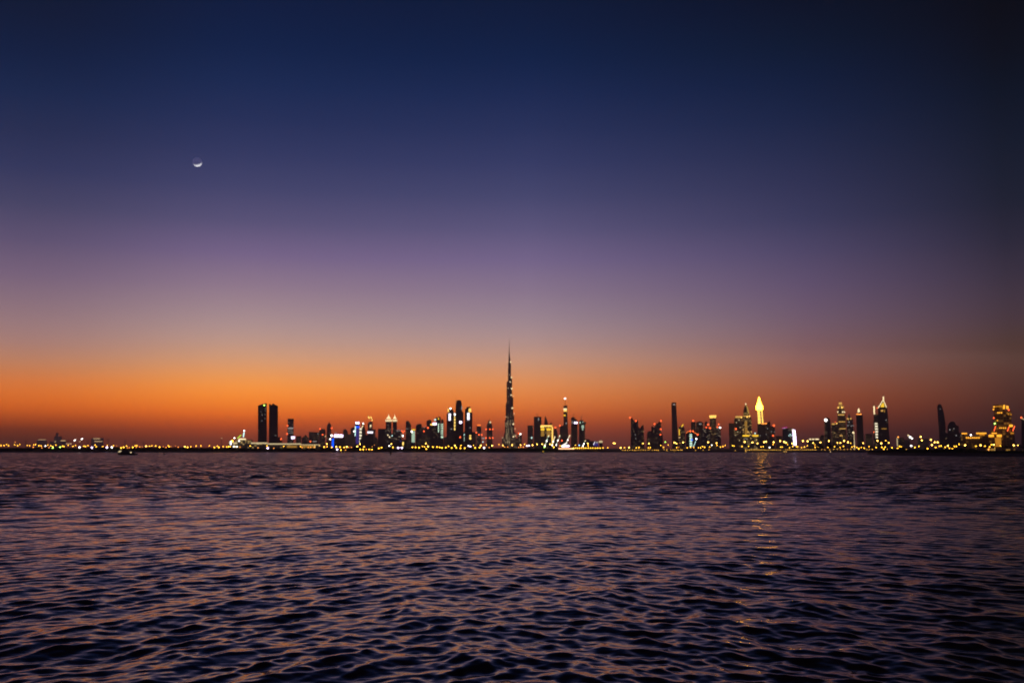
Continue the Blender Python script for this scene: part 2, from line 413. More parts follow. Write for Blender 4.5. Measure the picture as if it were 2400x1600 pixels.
# ================================================================== THE CITY
# ---- far left shore: low halls with lit rows, pylons in the haze
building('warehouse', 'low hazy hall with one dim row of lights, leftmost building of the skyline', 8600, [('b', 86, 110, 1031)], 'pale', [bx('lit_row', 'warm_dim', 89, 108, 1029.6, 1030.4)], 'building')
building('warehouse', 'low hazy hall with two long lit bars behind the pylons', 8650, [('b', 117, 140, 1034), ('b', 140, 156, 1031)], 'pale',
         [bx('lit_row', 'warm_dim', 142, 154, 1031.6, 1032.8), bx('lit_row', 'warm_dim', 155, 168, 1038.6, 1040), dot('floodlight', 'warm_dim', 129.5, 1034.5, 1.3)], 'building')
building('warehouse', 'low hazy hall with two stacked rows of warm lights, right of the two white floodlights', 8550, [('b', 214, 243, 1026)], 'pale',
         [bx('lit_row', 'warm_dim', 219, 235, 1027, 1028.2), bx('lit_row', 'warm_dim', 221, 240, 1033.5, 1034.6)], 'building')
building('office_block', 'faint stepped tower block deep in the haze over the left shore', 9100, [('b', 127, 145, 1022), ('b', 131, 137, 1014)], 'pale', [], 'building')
def pylon(px, top, D, label):
    rt = root('pylon', label, 'pylon', (xx(px, HOR, D), D, GZ), 'pylons in the haze over the left shore')
    m = MB(); s = D / F; X = xx(px, HOR, D); zt = zz(top, D)
    m.lathe(X, D, [(1.0 * s, GZ - 1), (.45 * s, zt)], 4, math.pi / 4); m.build('mast', 'steel', rt)
    for k, (w, dz) in enumerate(((5.2, 1.0), (4.0, 4.5))):
        m = MB(); m.box(X - w * s, X + w * s, D - 1.2, D + 1.2, zt - dz * s - .5 * s, zt - dz * s); m.build('crossarm', 'steel', rt)
for i, (px, top, D, lb) in enumerate([(60, 1031, 7900, 'faint pylon standing alone at the far left of the shore'), (161, 1030, 8000, 'faint pylon between the lit bars and the white floodlights'),
        (205, 1031, 8050, 'faint pylon just left of the hall with two stacked light rows'), (253, 1027, 7900, 'tallest faint pylon right of the hall with two light rows'),
        (293, 1030, 8100, 'faint pylon standing above the small dark boat'), (314, 1033, 8300, 'faint pylon just right of the one above the boat'),
        (336, 1034, 8400, 'small faint pylon second to the right of the one above the boat'), (370, 1034, 8400, 'smallest faint pylon at the right end of the pylon row')]):
    pylon(px, top, D, lb)
for px, y, h, lb in ((175.5, 1031.5, 11, 'white floodlight mast, the lower of two above the left shore'), (192.5, 1028.5, 14, 'white floodlight mast, the taller of two above the left shore'), (187.5, 1034.8, 8, 'dim pinkish floodlight mast close below the tallest white floodlight')):
    D = 3000; rt = root('floodlight_mast', lb, 'floodlight', (xx(px, HOR, D), D, GZ)); s = D / F
    m = MB(); m.lathe(xx(px, y, D), D, [(.5, GZ - 1), (.25, zz(y, D))], 6); m.build('mast', 'steel', rt)
    m = MB(); X, Z = xx(px, y, D), zz(y, D); r = 1.7 * s if y < 1033 else 1.1 * s
    m.bar((X - r, D - 1, Z - r * .6), (X + r, D - 1, Z + r * .9), r * .55, 8); m.build('lamp', 'lamp_white' if y < 1033 else 'warm_dim', rt)
building('aerial_mast', 'thin pinkish mast with one light left of the white lit terminal', 4200, [('l', 519.7, [(.8, None), (.3, 1022)], 6)], 'steel', [dot('lamp', 'warm_dim', 519.7, 1026.5, .9)], 'mast')

# ---- lit terminal and the long low hall
building('terminal_building', 'stepped waterfront terminal with a lit white mast and sloping green beam', 2500,
         [('b', 536, 547, 1033), ('p', [(546, None), (546, 1036), (557, 1029), (577, 1029), (588, 1034), (588, None)]), ('b', 575, 592, 1030)], 'terminal',
         [bx('roof_light', 'cream', 559, 576, 1027, 1030), ('lit_mast', 'sign_cyan', ('p', [(569, 1024), (570.6, 1012.5), (573.8, 1012.5), (571.6, 1024)]), 3),
          dot('floodlight', 'lamp_white', 572, 1009, 1.7), ('beam', 'lime', ('d', 556, 1027, 565.5, 1018.5, .9)), bx('sign', 'sign_white', 539.2, 543, 1032.5, 1042), dot('floodlight', 'lamp_white', 549.5, 1026, 1.5),
          dot('floodlight', 'lamp_white', 560.5, 1033, 1.3), dot('floodlight', 'amber', 544.8, 1033, 2.0), bx('lit_row', 'cream_dim', 546, 556, 1036, 1040), bx('lit_row', 'cream', 547, 558, 1045, 1047.6)], 'terminal')
building('exhibition_hall', 'long low hall with a pale lit roof edge in front of the twin slabs', 2300,
         [('b', 588, 626, 1036.2), ('b', 626, 706, 1039), ('b', 706, 752, 1041.2)], 'terminal',
         [bx('roof_light', 'cream_dim', 588.5, 627, 1036.4, 1039.6), bx('roof_light', 'cream_dim', 627, 706, 1038.4, 1041.2), bx('roof_light', 'cream_dim', 706, 750, 1040.8, 1042.2),
          bx('lit_row', 'gold_soft', 672, 696, 1044, 1048.5), bx('lit_row', 'gold_soft', 707, 737, 1043.2, 1048.5), bx('lit_row', 'cream_dim', 602, 607, 1038.8, 1041)], 'hall')
# ---- twin slabs
building('slab_tower', 'wide dark slab tower with one green light, left of its near identical twin', 3000,
         [('p', [(604.5, None), (604.5, 950.5), (607, 949.6), (609, 948.2), (612, 948), (613.5, 946.8), (618, 946.4), (620, 945.4), (625.6, 945), (625.6, None)])], 'dark',
         [('parapet', 'dark', ('b', 619.4, 625.9, 944.8, 952), 1.4), dot('roof_light', 'lamp_green', 619.4, 949.3, 1.2)] + [dot('lit_window', 'dim_white', x, y, .8) for x, y in ((622, 957), (622, 962), (621.6, 971), (621.3, 980.5), (611, 964), (614.5, 972.5), (614, 986))])
building('slab_tower', 'wide dark slab tower with a ragged falling roofline, right of its twin', 3020,
         [('p', [(630.4, None), (630.4, 946.5), (634.4, 946.3), (635, 948.8), (637, 948.8), (637.6, 946), (643.2, 946.6), (645, 948.6), (649, 949), (649.6, 950.6), (651.6, 950.6), (651.6, None)])], 'dark',
         [('parapet', 'dark', ('b', 637.9, 643, 945.7, 951), 1.4), dot('lit_window', 'dim_white', 646, 1020, 1.0)])
building('low_block', 'low dark block at the right foot of the twin slab towers', 2900, [('b', 650, 658, 1024), ('b', 657, 661, 1027)], 'dim', [rl(658.8, 1028.4, 1.9)], 'building')
building('office_tower', 'lone narrow dark tower with a pale band at mid height and two red lights', 3900, [('p', [(672.6, None), (674.4, 980.6), (688.6, 980.6), (687.6, None)])], 'office',
         [rl(673.8, 997.4, 1.8), rl(673, 1016.5, 1.8), bx('light_band', 'dim_white', 675, 687.4, 1001.5, 1005), bx('light_band', 'dim_white', 675, 686.5, 1008.5, 1009.4), bx('light_band', 'dim_white', 675, 686.5, 1014, 1014.8), ('sign', 'sign_violet', ('b', 682.6, 691, 1022.6, 1027.6))])
building('apartment_block', 'dim flat block just right of the lone tower with the pale band', 5200, [('b', 694, 706, 1021.5)], 'dim', [], 'building')
building('apartment_block', 'dim block with a peaked roof right of the lone banded tower', 5300, [('p', [(707, None), (707, 1025), (713, 1022), (716, 1018), (719, 1021), (723, 1026), (723, None)])], 'dim', [], 'building')
building('apartment_block', 'wide flat dim block left of the tower with the onion shaped top', 5500, [('b', 724, 736, 1011.5), ('b', 736, 748.5, 1012.5)], 'dim', [dot('lit_window', 'dim_white', 745, 1016, 1.0), bx('sign', 'dim_white', 733, 742, 1033, 1035), rl(727.6, 1034.2, 2.0)], 'building')
building('apartment_tower', 'dim tower with a rounded cap and red light, left of the onion topped tower', 5400, [('p', [(748.5, None), (748.5, 1006), (752, 1005), (759, 1004.6), (762.5, 1007), (762.5, None)])], 'dim', [rl(750, 1004.6, 1.8), rl(756.3, 1018, 1.6), dot('lit_window', 'warm_dim', 763, 1021.6, 1.3)])
building('onion_tower', 'dim tower with a pointed onion shaped top behind the bright violet sign', 6300, [('l', 771.5, [(5.3, None), (5.3, 1000), (5.0, 997), (3.6, 993.5), (1.6, 991.5), (.9, 990), (.3, 987.5)], 12)], 'dim', [rl(777.4, 1002.8, 1.9)])
building('showroom', 'broad low building under a large glowing white and violet sign', 3300, [('b', 778, 809, 1024.6)], 'dim',
         [('sign', 'sign_violet', ('b', 783, 804, 1017.8, 1024.2), 4), bx('sign', 'dim_white', 785, 790, 1013, 1014.6), dot('floodlight', 'lamp_white', 777.6, 1020.3, 2.4), dot('floodlight', 'lamp_white', 774, 1028.6, 1.7)], 'building')
building('billboard_tower', 'slim block striped with a tall deep blue light below the large violet sign', 3200, [('b', 776.5, 783.4, 1026)], 'dark', [bx('light_strip', 'sign_blue', 778, 782.6, 1027, 1047.4)], 'building')
building('apartment_tower', 'small dim tower with three pinnacles right of the large violet sign', 6100, [('b', 804, 815, 1010), ('l', 806.5, [(2.0, 1012), (2.0, 1008), (.3, 1006)], 8), ('l', 809.3, [(1.8, 1012), (1.6, 1006), (.3, 1003)], 8), ('l', 812, [(1.6, 1012), (1.6, 1009), (.3, 1006.5)], 8)], 'dim')
building('apartment_block', 'dim square block between the pinnacled tower and the blue lit tower', 6000, [('b', 815, 824, 1017), ('b', 822, 834, 1003), ('b', 825, 832, 1001)], 'dim', [], 'building')
building('office_tower', 'blue lit tower with a white rooftop sign and a pale vertical edge', 3700, [('b', 831.6, 842.4, 991.5)], 'dark',
         [('sign', 'sign_violet', ('b', 833.2, 842, 988.6, 993.2), 3), bx('light_band', 'sign_blue', 834.4, 842.6, 998, 1002.4), bx('glazing', 'blue_dim', 834.4, 841.6, 1003, 1040), ('light_strip', 'sign_cyan', ('p', [(831.4, 1021.5), (832, 998), (834.3, 998), (833.4, 1021.5)])), dot('floodlight', 'lamp_white', 830, 1010.4, 1.6)])
building('residence_tower', 'tower of stacked pale lit floors pressed against the blue lit tower', 3650, [('b', 841.6, 848, 1002)], 'dark', [('lit_floors', 'cream_rows', ('p', [(841.8, 1037), (842.4, 1002.5), (847.8, 1002.5), (847.6, 1024), (844, 1030), (843, 1037)]))])
building('office_tower', 'dark tower with a curved white light on top, right of the blue lit tower', 4600, [('p', [(847, None), (847, 993), (849, 990.5), (852, 990), (854, 997), (857, 1010), (857, None)])], 'dark', [dot('roof_light', 'lamp_white', 851.4, 992, 1.5), ('light_strip', 'cream', ('d', 848, 1002, 851, 996.5, 1.0))])
building('office_tower', 'dark tower topped by two slanted gold lit wings', 4500, [('p', [(861.4, None), (862, 992), (864, 988.4), (869, 987), (873, 988.4), (873.4, None)])], 'office',
         [('wing', 'yellow_rows', ('d', 862.6, 973.6, 866.6, 982.6, 1.3)), ('wing', 'yellow_rows', ('d', 868.8, 975.6, 872.6, 985.8, 1.2)), bx('lit_window', 'cream', 867, 870.4, 995, 999), dot('lit_window', 'cream', 868, 1001, 1.0),
          ('sign', 'sign_white', ('b', 861, 874.2, 1010.6, 1014.8), 3)])
building('apartment_block', 'dim square shouldered block behind the tower with gold wings', 6400, [('b', 872, 880, 1005.5)], 'dim', [], 'building')
building('parking_block', 'low black block below the slim white sign of the gold winged tower', 3600, [('b', 856, 875.5, 1018.6)], 'dark', [], 'building')
building('arch_building', 'small dim building with a rounded arch outline left of the pagoda towers', 4300, [('p', [(876, None), (876.6, 1030), (879, 1025), (882, 1024), (885, 1027), (885.6, None)])], 'dim', [], 'building')
building('office_block', 'wide flat dark block left of and under the first pagoda topped tower', 4100, [('b', 886, 905.4, 1004.4)], 'dark', [], 'building')
def pagoda(cx, w, D, label, group):
    building('pagoda_tower', label, D, [('b', cx - w, cx + w, 988), ('b', cx - w * 1.12, cx + w * 1.12, 982.4, 988)], 'office',
      [('light_band', 'cream', ('b', cx - w * 1.16, cx + w * 1.16, 982.8, 984.4)), ('light_band', 'cream', ('b', cx - w * 1.16, cx + w * 1.16, 985.4, 987.2)),
       ('pagoda_roof', 'cream', ('l', cx, [(w * .78, 980.6), (w * .8, 979.4), (w * .45, 977.2), (w * .22, 975), (.15, 971)], 4), 3), ('finial', 'warm_dim', ('l', cx, [(.5, 972.5), (.45, 971), (.1, 968.6)], 6), 12)], group=group)
pagoda(911, 6.6, 4000, 'left and broader one of two towers with glowing pagoda roofs', None)
pagoda(925.4, 4.8, 4050, 'right and slimmer one of two towers with glowing pagoda roofs', None)
building('office_block', 'low dark block under the broader pagoda topped tower', 3920, [('b', 906, 921, 1016)], 'office', [dot('lit_window', 'cream', 909, 1019, 1.4), dot('lit_window', 'cream', 913, 1023.6, 1.6), dot('lit_window', 'sign_cyan', 919, 1020.6, 1.4)], 'building')
building('office_block', 'dark block under the slimmer pagoda topped tower', 3900, [('b', 924, 942, 1007)], 'office', [bx('lit_row', 'dim_white', 928, 941, 1008, 1009), rl(941.5, 1009.6, 1.4), rl(944.6, 1012.4, 1.6), rl(947.4, 1009.6, 1.4), dot('floodlight', 'lamp_white', 944, 1021, 1.9)], 'building')
building('office_block', 'low dark block with a small gold upright strip, right of the pagoda towers', 3300, [('b', 929, 953, 1030)], 'dark', [bx('light_strip', 'yellow_rows', 943, 946.4, 1034, 1046), bx('light_band', 'blue_dim', 937, 941, 1032.5, 1034.6)], 'building')
building('apartment_tower', 'dark tower with a rounded sloping top left of the pale green lit tower', 5000, [('p', [(951, None), (951, 988), (953, 985.6), (957, 985.6), (961, 990), (963.4, 997), (963.4, None)])], 'dim', [bx('lit_row', 'dim_white', 951.6, 957, 1004, 1005)])
building('glass_tower', 'short tower washed in pale green light', 3500, [('p', [(963, None), (963.6, 1010), (966, 1005.4), (972.6, 1005.4), (973.4, None)])], 'office', [bx('glazing', 'green_dim', 965, 972.4, 1010, 1036), bx('light_band', 'yellow', 965.4, 973, 1005.2, 1008), dot('floodlight', 'lamp_white', 965, 1011, 2.0)])
building('office_tower', 'broad dark tower with a low rounded crown right of the pale green tower', 3800, [('p', [(973.6, None), (974.6, 997), (978, 993.4), (987, 992.4), (988.6, 995), (988.6, None)])], 'dim', [])
building('apartment_block', 'dim block with three red lights between the rounded crown tower and the yellow sign', 5600, [('b', 988, 1000.5, 1001)], 'dim', [rl(986.6, 1005.6, 1.6), rl(993.5, 1010, 1.8), dot('lit_window', 'dim_white', 994.4, 1001.8, 1.0)], 'building')
building('apartment_tower', 'dark tower with a slanted top left of the construction towers', 5100, [('p', [(1000, None), (1000, 986), (1003, 984), (1008, 982.4), (1011, 986), (1011.6, None)])], 'dim', [rl(1003, 1002, 2.2)])
building('office_tower', 'dark tower carrying a yellow and white sign along its top edge', 3750, [('b', 1008, 1024, 996)], 'dim', [bx('sign', 'gold', 1008.4, 1016, 992.4, 996.2), ('sign', 'sign_violet', ('b', 1014.4, 1023.6, 990.4, 995.2))])
building('unfinished_tower', 'taller unfinished tower with a ragged top and green lit shafts', 4700, [('p', [(1021.4, None), (1021.6, 978), (1023, 976.4), (1025, 978.4), (1027, 978.2), (1028, 976), (1033, 976.6), (1034, None)])], 'dark',
         [bx('work_light', 'sign_cyan', 1017.6, 1022, 981.5, 985), bx('work_light', 'yellow', 1026.4, 1029, 979.4, 983), bx('shaft_light', 'green_rows', 1026.6, 1029, 992, 1012), ('crane_mast', 'steel', ('m', 1028.6, 966, 977, .35)), ('crane_mast', 'steel', ('m', 1016, 970, 996, .3))])
building('unfinished_tower', 'shorter unfinished tower with two bright green lit shafts', 4750, [('p', [(1033.6, None), (1033.8, 984), (1035, 982), (1038.4, 982.4), (1039.4, 986), (1039.4, None)])], 'dark',
         [bx('shaft_light', 'green_rows', 1033.4, 1035, 992, 1018), bx('shaft_light', 'green_rows', 1036.4, 1038.4, 992, 1018), bx('shaft_light', 'green_rows', 1033.4, 1038.6, 1020, 1027), ('crane_mast', 'steel', ('m', 1041, 972, 1003, .3))])
building('apartment_block', 'low dim block at the left foot of the tower with the upright white sign', 5200, [('b', 1040, 1056, 1024)], 'dim', [], 'building')
building('office_tower', 'stepped tower with upright white sign, left of the tallest dark tower with pin mast', 4200, [('b', 1047, 1064.4, 969), ('b', 1049.6, 1063, 960), ('b', 1051, 1060, 955.6)], 'dark',
         [('sign', 'sign_white', ('b', 1051.4, 1056.6, 968.6, 985), 3), bx('corner_light', 'gold', 1049.4, 1052.2, 957.6, 964.6), dot('roof_light', 'lamp_white', 1056, 957, 1.8), bx('lit_window', 'dim_white', 1056, 1060, 1004, 1006)])
building('office_tower', 'thin tower drawn as a dashed gold line between two dark towers', 4350, [('b', 1063.2, 1068.6, 966)], 'dark', [bx('light_strip', 'yellow_rows', 1063.8, 1067.8, 976, 1008), dot('roof_light', 'lamp_white', 1065.6, 971, 2.4)])
building('skyscraper', 'tallest dark tower of the left cluster with a pin mast and a white emblem', 4300, [('b', 1067.4, 1086.2, 965), ('p', [(1067.6, 966), (1067.8, 953), (1069, 946), (1070.6, 938.6), (1071.4, 937.4), (1080.6, 937.4), (1082, 945), (1083.2, 952), (1083.4, 966)])], 'dark',
         [('mast', 'steel', ('m', 1068.6, 928.4, 950, .55)), ('emblem', 'sign_violet', ('l', 1079.6, [(1.2, 992.6), (3.2, 990.6), (3.6, 988.6), (2.4, 986.4), (.8, 985.8)], 10), -5), bx('light_strip', 'dim_white', 1081.4, 1083.4, 951, 960), rl(1078.6, 1024, 1.9)])
building('office_tower', 'stepped tower with upright white sign, right of the tallest dark tower with pin mast', 4250, [('b', 1089.4, 1107.2, 965.5), ('b', 1089.8, 1104, 957.4), ('b', 1093.4, 1102.8, 953)], 'dark',
         [('sign', 'sign_white', ('b', 1095.2, 1100.6, 967, 983.6), 3), bx('corner_light', 'gold', 1098.6, 1104.2, 956.6, 965.6), bx('light_strip', 'yellow_rows', 1100, 1104.4, 1019, 1030), dot('lit_window', 'dim_white', 1101.6, 1002, 1.2)])
building('apartment_block', 'plain dim block left of the short orange capped tower', 5750, [('b', 1104, 1116, 1012)], 'dim', [], 'building')
building('apartment_block', 'dim block with a cyan light right of the tallest dark tower', 5700, [('b', 1084, 1096, 1012)], 'dim', [dot('lit_window', 'sign_cyan', 1089, 1018.4, 1.8), bx('shaft_light', 'green_dim', 1087.4, 1090, 1023, 1033)], 'building')
building('office_tower', 'short dim tower capped with a glowing orange bar', 5300, [('b', 1117, 1128, 998)], 'office', [bx('roof_light', 'orange_bar', 1118.4, 1127, 994.4, 997.6), rl(1116.4, 1013.4, 1.8), rl(1122.4, 1018.2, 1.8), rl(1129, 1018.2, 1.8), bx('sign', 'dim_white', 1129.4, 1136, 1025, 1028.4), dot('lit_window', 'sign_cyan', 1132, 1035, 1.4)])
building('domed_tower', 'dim tower with stepped dome and two rows of red lights near the tallest spire', 5600, [('b', 1140.6, 1154.2, 1000), ('l', 1147, [(6.2, 1003), (6.2, 996), (5.4, 993), (3.6, 990.6), (3.4, 987.4), (2.4, 985.8), (.5, 984.6)], 10)], 'dim',
         [('mast', 'steel', ('m', 1146.6, 978.6, 986, .5)), dot('roof_light', 'cream', 1149, 989, 1.9)] + [rl(x, y, 1.7) for y in (1005.4, 1025.8) for x in (1139.2, 1148.2, 1155)])

# ---- the tallest spire: three stepped wings of round bays round a core
def spire():
    D = 6950; s = D / F
    rt = root('spire_skyscraper', 'tallest tower in the skyline, a stepped needle spire of round bays', 'skyscraper', (xx(1194, HOR, D), D, GZ))
    cx = xx(1194, 900, D)
    m = MB()
    m.lathe(cx, D, [(r * s, z) for r, z in ((5.2, GZ - 1), (5.0, zz(985, D)), (4.2, zz(940, D)), (3.5, zz(890, D)), (2.6, zz(855, D)), (2.0, zz(838, D)))], 16); m.build('core', 'spire_glass', rt)
    def bay(px, top, dy, r, mb):
        X = cx + (px - 1194) * s; r *= s; z = zz(top, D)
        mb.lathe(X, D + dy * s, [(r, GZ - 1), (r, z - 8), (r * .72, z)], 12)
    wl, wr, wf = MB(), MB(), MB()
    for k, (edge, top) in enumerate([(1190.4, 862), (1187.4, 893), (1185.2, 944), (1183.2, 983), (1181.2, 1014)]): bay(edge + 3.4, top, .6 + k * 1.0, 3.4, wl)
    for k, (edge, top) in enumerate([(1197.6, 849), (1200.2, 885), (1202.8, 930), (1205.2, 971), (1208.2, 1012)]): bay(edge - 3.4, top, .9 + k * 1.1, 3.4, wr)
    for k, (top, px) in enumerate([(872, 1194), (912, 1194.2), (956, 1194.4), (1000, 1194.6)]): bay(px, top, -2.4 - k * 2.6, 3.1, wf)
    for w in (wl, wr, wf): w.build('wing', 'spire_glass', rt)
    m = MB(); m.lathe(cx - .5 * s, D, [(1.7 * s, zz(842, D)), (1.5 * s, zz(833, D)), (1.05 * s, zz(828, D)), (.7 * s, zz(816, D)), (.4 * s, zz(806, D)), (.15 * s, zz(795, D))], 10); m.build('spire', 'steel', rt)
    for x, y, h in ((1196.4, 849.4, 1.7), (1198.8, 885.2, 1.8), (1195.8, 895.6, 1.4), (1199.2, 911.2, 2.0), (1198, 926.2, 1.6), (1202.6, 928.6, 1.0), (1200.8, 956.6, 2.0), (1205, 969.4, 1.0), (1203.2, 993.6, 2.0), (1203.6, 1022.6, 1.8), (1207.4, 1004.6, 1.0), (1208.6, 1021, 1.2), (1193.4, 797.6, .45), (1191, 910, .9), (1194.4, 879, .8)):
        m = MB(); shape(m, ('l', x, [(h * .4, y + h), (h, y + h * .3), (h, y - h * .3), (h * .4, y - h)], 8), D, -46); m.build('terrace_light', 'cream', rt)
    for x, y0, y1 in ((1190.4, 984, 1000), (1191.4, 1003, 1018), (1196, 985, 996), (1189.2, 1016, 1040), (1199.6, 1000, 1014), (1187, 1005, 1030), (1193.4, 1022, 1042)):
        m = MB(); shape(m, ('b', x - .35, x + .35, y0, y1), D, -48, 3); m.build('lit_column', 'cream_dim', rt)
spire()
building('apartment_tower', 'small dim annex tower at the left foot of the tallest spire', 6700, [('b', 1176.4, 1180.6, 1026), ('b', 1180.8, 1184, 1022)], 'spire_glass', [dot('roof_light', 'cream_dim', 1177.6, 1025.6, 1.4)])
building('apartment_tower', 'small dim annex tower with an orange and a white light, right of the tallest spire', 6650, [('b', 1213.4, 1223, 1018)], 'spire_glass', [rl(1216, 1015, 1.9), dot('roof_light', 'lamp_white', 1219.6, 1016.8, 1.9), ('mast', 'warm_dim', ('d', 1216, 1021, 1219, 1015, .4))])
building('apartment_block', 'faint low block between the tallest spire and the gold framed building', 6400, [('b', 1208, 1214, 1027)], 'spire_glass', [], 'building')
# ---- right of the spire
building('apartment_tower', 'plain dim tower, first one right of the tallest spire', 6100, [('b', 1236.4, 1249.4, 996.6)], 'dim', [dot('lit_window', 'sign_cyan', 1246, 1025.4, 1.8)])
building('unfinished_tower', 'flat topped dark tower with small cranes, left of the gold framed building', 5800, [('p', [(1251, None), (1251.2, 976.6), (1255, 975.6), (1263, 976), (1268.8, 976.4), (1269.4, None)])], 'dim',
         [('crane_mast', 'steel', ('m', 1261, 969, 977, .4)), ('crane_jib', 'steel', ('d', 1255.6, 967.6, 1260.6, 973.6, .3)), bx('lit_window', 'dim_white', 1261, 1263.4, 979, 985)])
building('sail_tower', 'dim tower with a curved blade shaped point behind the gold framed building', 6000, [('p', [(1275, None), (1275.4, 995), (1276.6, 981), (1277.8, 973.6), (1280, 978), (1283, 986), (1285, 996), (1285.4, None)])], 'dim', [])
building('sail_tower', 'small dark spike tower just above the right end of the gold frame', 6050, [('p', [(1287.6, None), (1288, 993), (1292, 988.6), (1293.4, 991), (1293.4, None)])], 'dim', [])
building('framed_building', 'building outlined by a bright gold lintel and one tall gold leg', 3500, [('b', 1266.6, 1296.4, 999)], 'stone',
         [('lit_lintel', 'gold', ('b', 1267, 1294, 996, 999.6), 6), ('lit_lintel', 'gold', ('b', 1266.6, 1275, 999.6, 1001.6)), bx('lit_leg', 'gold', 1293, 1296, 1000, 1046), bx('glowing_panel', 'yellow', 1267.4, 1276, 1003, 1008), bx('glowing_panel', 'yellow', 1281, 1291, 1003, 1008),
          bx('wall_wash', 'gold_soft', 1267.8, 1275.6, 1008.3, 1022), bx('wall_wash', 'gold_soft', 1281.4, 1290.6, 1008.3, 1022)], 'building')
building('sail_tower', 'small dark blade tower with a red tip right of the gold framed building', 5900, [('p', [(1296.6, None), (1298, 1008), (1301.4, 1001.6), (1304, 1006), (1307, 1016), (1307.4, None)])], 'dim', [rl(1301.6, 1001.4, 2.0)])
building('apartment_tower', 'plain dim tower with an orange corner light beside the gold banded tower', 5700, [('b', 1312, 1322, 997)], 'dim', [rl(1312.4, 996.8, 2.0), rl(1317, 1032, 1.8)])
building('banded_tower', 'slender tower with bright gold bands near its top and a white tipped mast', 5200, [('p', [(1319.6, None), (1321, 975), (1320.6, 951), (1329.6, 949.4), (1330, 975), (1333, None)])], 'dim',
         [bx('light_band', 'cream', 1320.4, 1328.4, 956.6, 960.6), bx('light_band', 'gold', 1321, 1328.6, 960.8, 964), bx('light_band', 'yellow', 1321, 1326, 971.4, 974.6), ('mast', 'steel', ('m', 1324.6, 933, 951, .7)), dot('mast_light', 'lamp_white', 1324.2, 933.8, 2.0), dot('lit_window', 'dim_white', 1327, 991.6, 1.6), bx('light_strip', 'gold_soft', 1328.8, 1330.2, 956, 970)])
building('unfinished_tower', 'unfinished tower with a violet white sign at its shoulder and a crane on top', 4900, [('p', [(1338.4, None), (1338.4, 979), (1341, 977.4), (1346.4, 977), (1348, 981), (1352.4, 984), (1353.4, 988), (1353.4, None)])], 'dim',
         [('sign', 'sign_violet', ('b', 1345.6, 1353.6, 988.4, 992.4)), bx('lit_row', 'dim_white', 1339.6, 1343.6, 986, 987), bx('lit_row', 'dim_white', 1339.6, 1343.6, 988.4, 989.4), bx('lit_row', 'dim_white', 1339.6, 1343.6, 990.8, 991.8), ('crane_jib', 'steel', ('d', 1342.6, 977, 1346.6, 967.6, .4))])
building('unfinished_tower', 'unfinished tower with a wide overhanging deck and yellow green work lights', 4800, [('p', [(1356.6, None), (1356.8, 987), (1360, 984), (1366, 984), (1368, 988), (1375, 989), (1372.6, 993), (1371.4, 994), (1371.4, None)])], 'dim',
         [bx('work_light', 'green_dim', 1358, 1361.4, 988, 992), bx('work_light', 'green_dim', 1365, 1367.4, 987.6, 990), bx('work_light', 'green_dim', 1363, 1368.6, 996, 1003), bx('work_light', 'green_dim', 1364.4, 1367, 1003.2, 1008), ('crane_jib', 'steel', ('d', 1361, 983, 1365.6, 971, .4)), ('crane_mast', 'steel', ('m', 1361.4, 976, 985, .5))])
building('apartment_block', 'low dim block at the right foot of the tower with the overhanging deck', 4600, [('b', 1370, 1382, 1028.6), ('b', 1382, 1392, 1033)], 'dim', [], 'building')
building('pavilion', 'low building glowing blue violet behind the row of bridge lamps', 2600, [('p', [(1388, None), (1391, 1036), (1395, 1033.4), (1402, 1034.6), (1402.4, None)])], 'dark', [bx('glazing', 'blue_dim', 1391, 1401.6, 1038, 1045), ('sign', 'sign_white', ('d', 1391, 1042, 1394, 1034.6, .5)), ('sign', 'dim_white', ('b', 1396, 1402, 1034.8, 1038))], 'building')
building('sign_tower', 'small tower holding a dim oval yellow sign', 3000, [('b', 1405, 1412, 1037)], 'dark', [('sign', 'cream_dim', ('l', 1408, [(2.5, 1037), (4.6, 1035.6), (4.6, 1033.6), (2.5, 1032)], 12), -4)], 'building')
for x0, y0, x1, y1, mt, lb in ((1277, 1044, 1286, 1020.6, 'green_rows', 'slanting lit crane boom in front of the gold framed building'), (1294, 1043, 1300, 1023.6, 'cream', 'slanting lit crane boom just right of the tall gold leg'),
        (1303.6, 1042, 1311.6, 1020.6, 'green_rows', 'slanting lit crane boom between the blade tower and the gold banded tower'), (1327, 1039, 1335, 1020.4, 'cream_rows', 'slanting pinkish lit crane boom above the bright white ferry lights'),
        (1366, 1045, 1371.4, 1033, 'green_rows', 'short slanting lit crane boom below the tower with the overhanging deck')):
    D = 2100; rt = root('crane', lb, 'crane', (xx(x0, HOR, D), D, GZ), 'lit slanting crane booms on the shore'); s = D / F
    m = MB(); m.bar((xx(x0, y0, D), D, zz(y0, D)), (xx(x1, y1, D), D, zz(y1, D)), .75 * s); m.build('boom', mt, rt)
    m = MB(); m.box(xx(x0 - 2, HOR, D), xx(x0 + 2, HOR, D), D + .5, D + 4, GZ - .5, zz(y0, D) + .6); m.build('cab', 'steel', rt)
    for t in (0, .45, 1):
        m = MB(); X = x0 + (x1 - x0) * t; Y = y0 + (y1 - y0) * t; shape(m, ('l', X, [(.5, Y + 1.4), (1.3, Y + .5), (1.3, Y - .5), (.5, Y - 1.4)], 8), D, -3); m.build('lamp', 'lamp_white' if t < .8 else 'cream', rt)
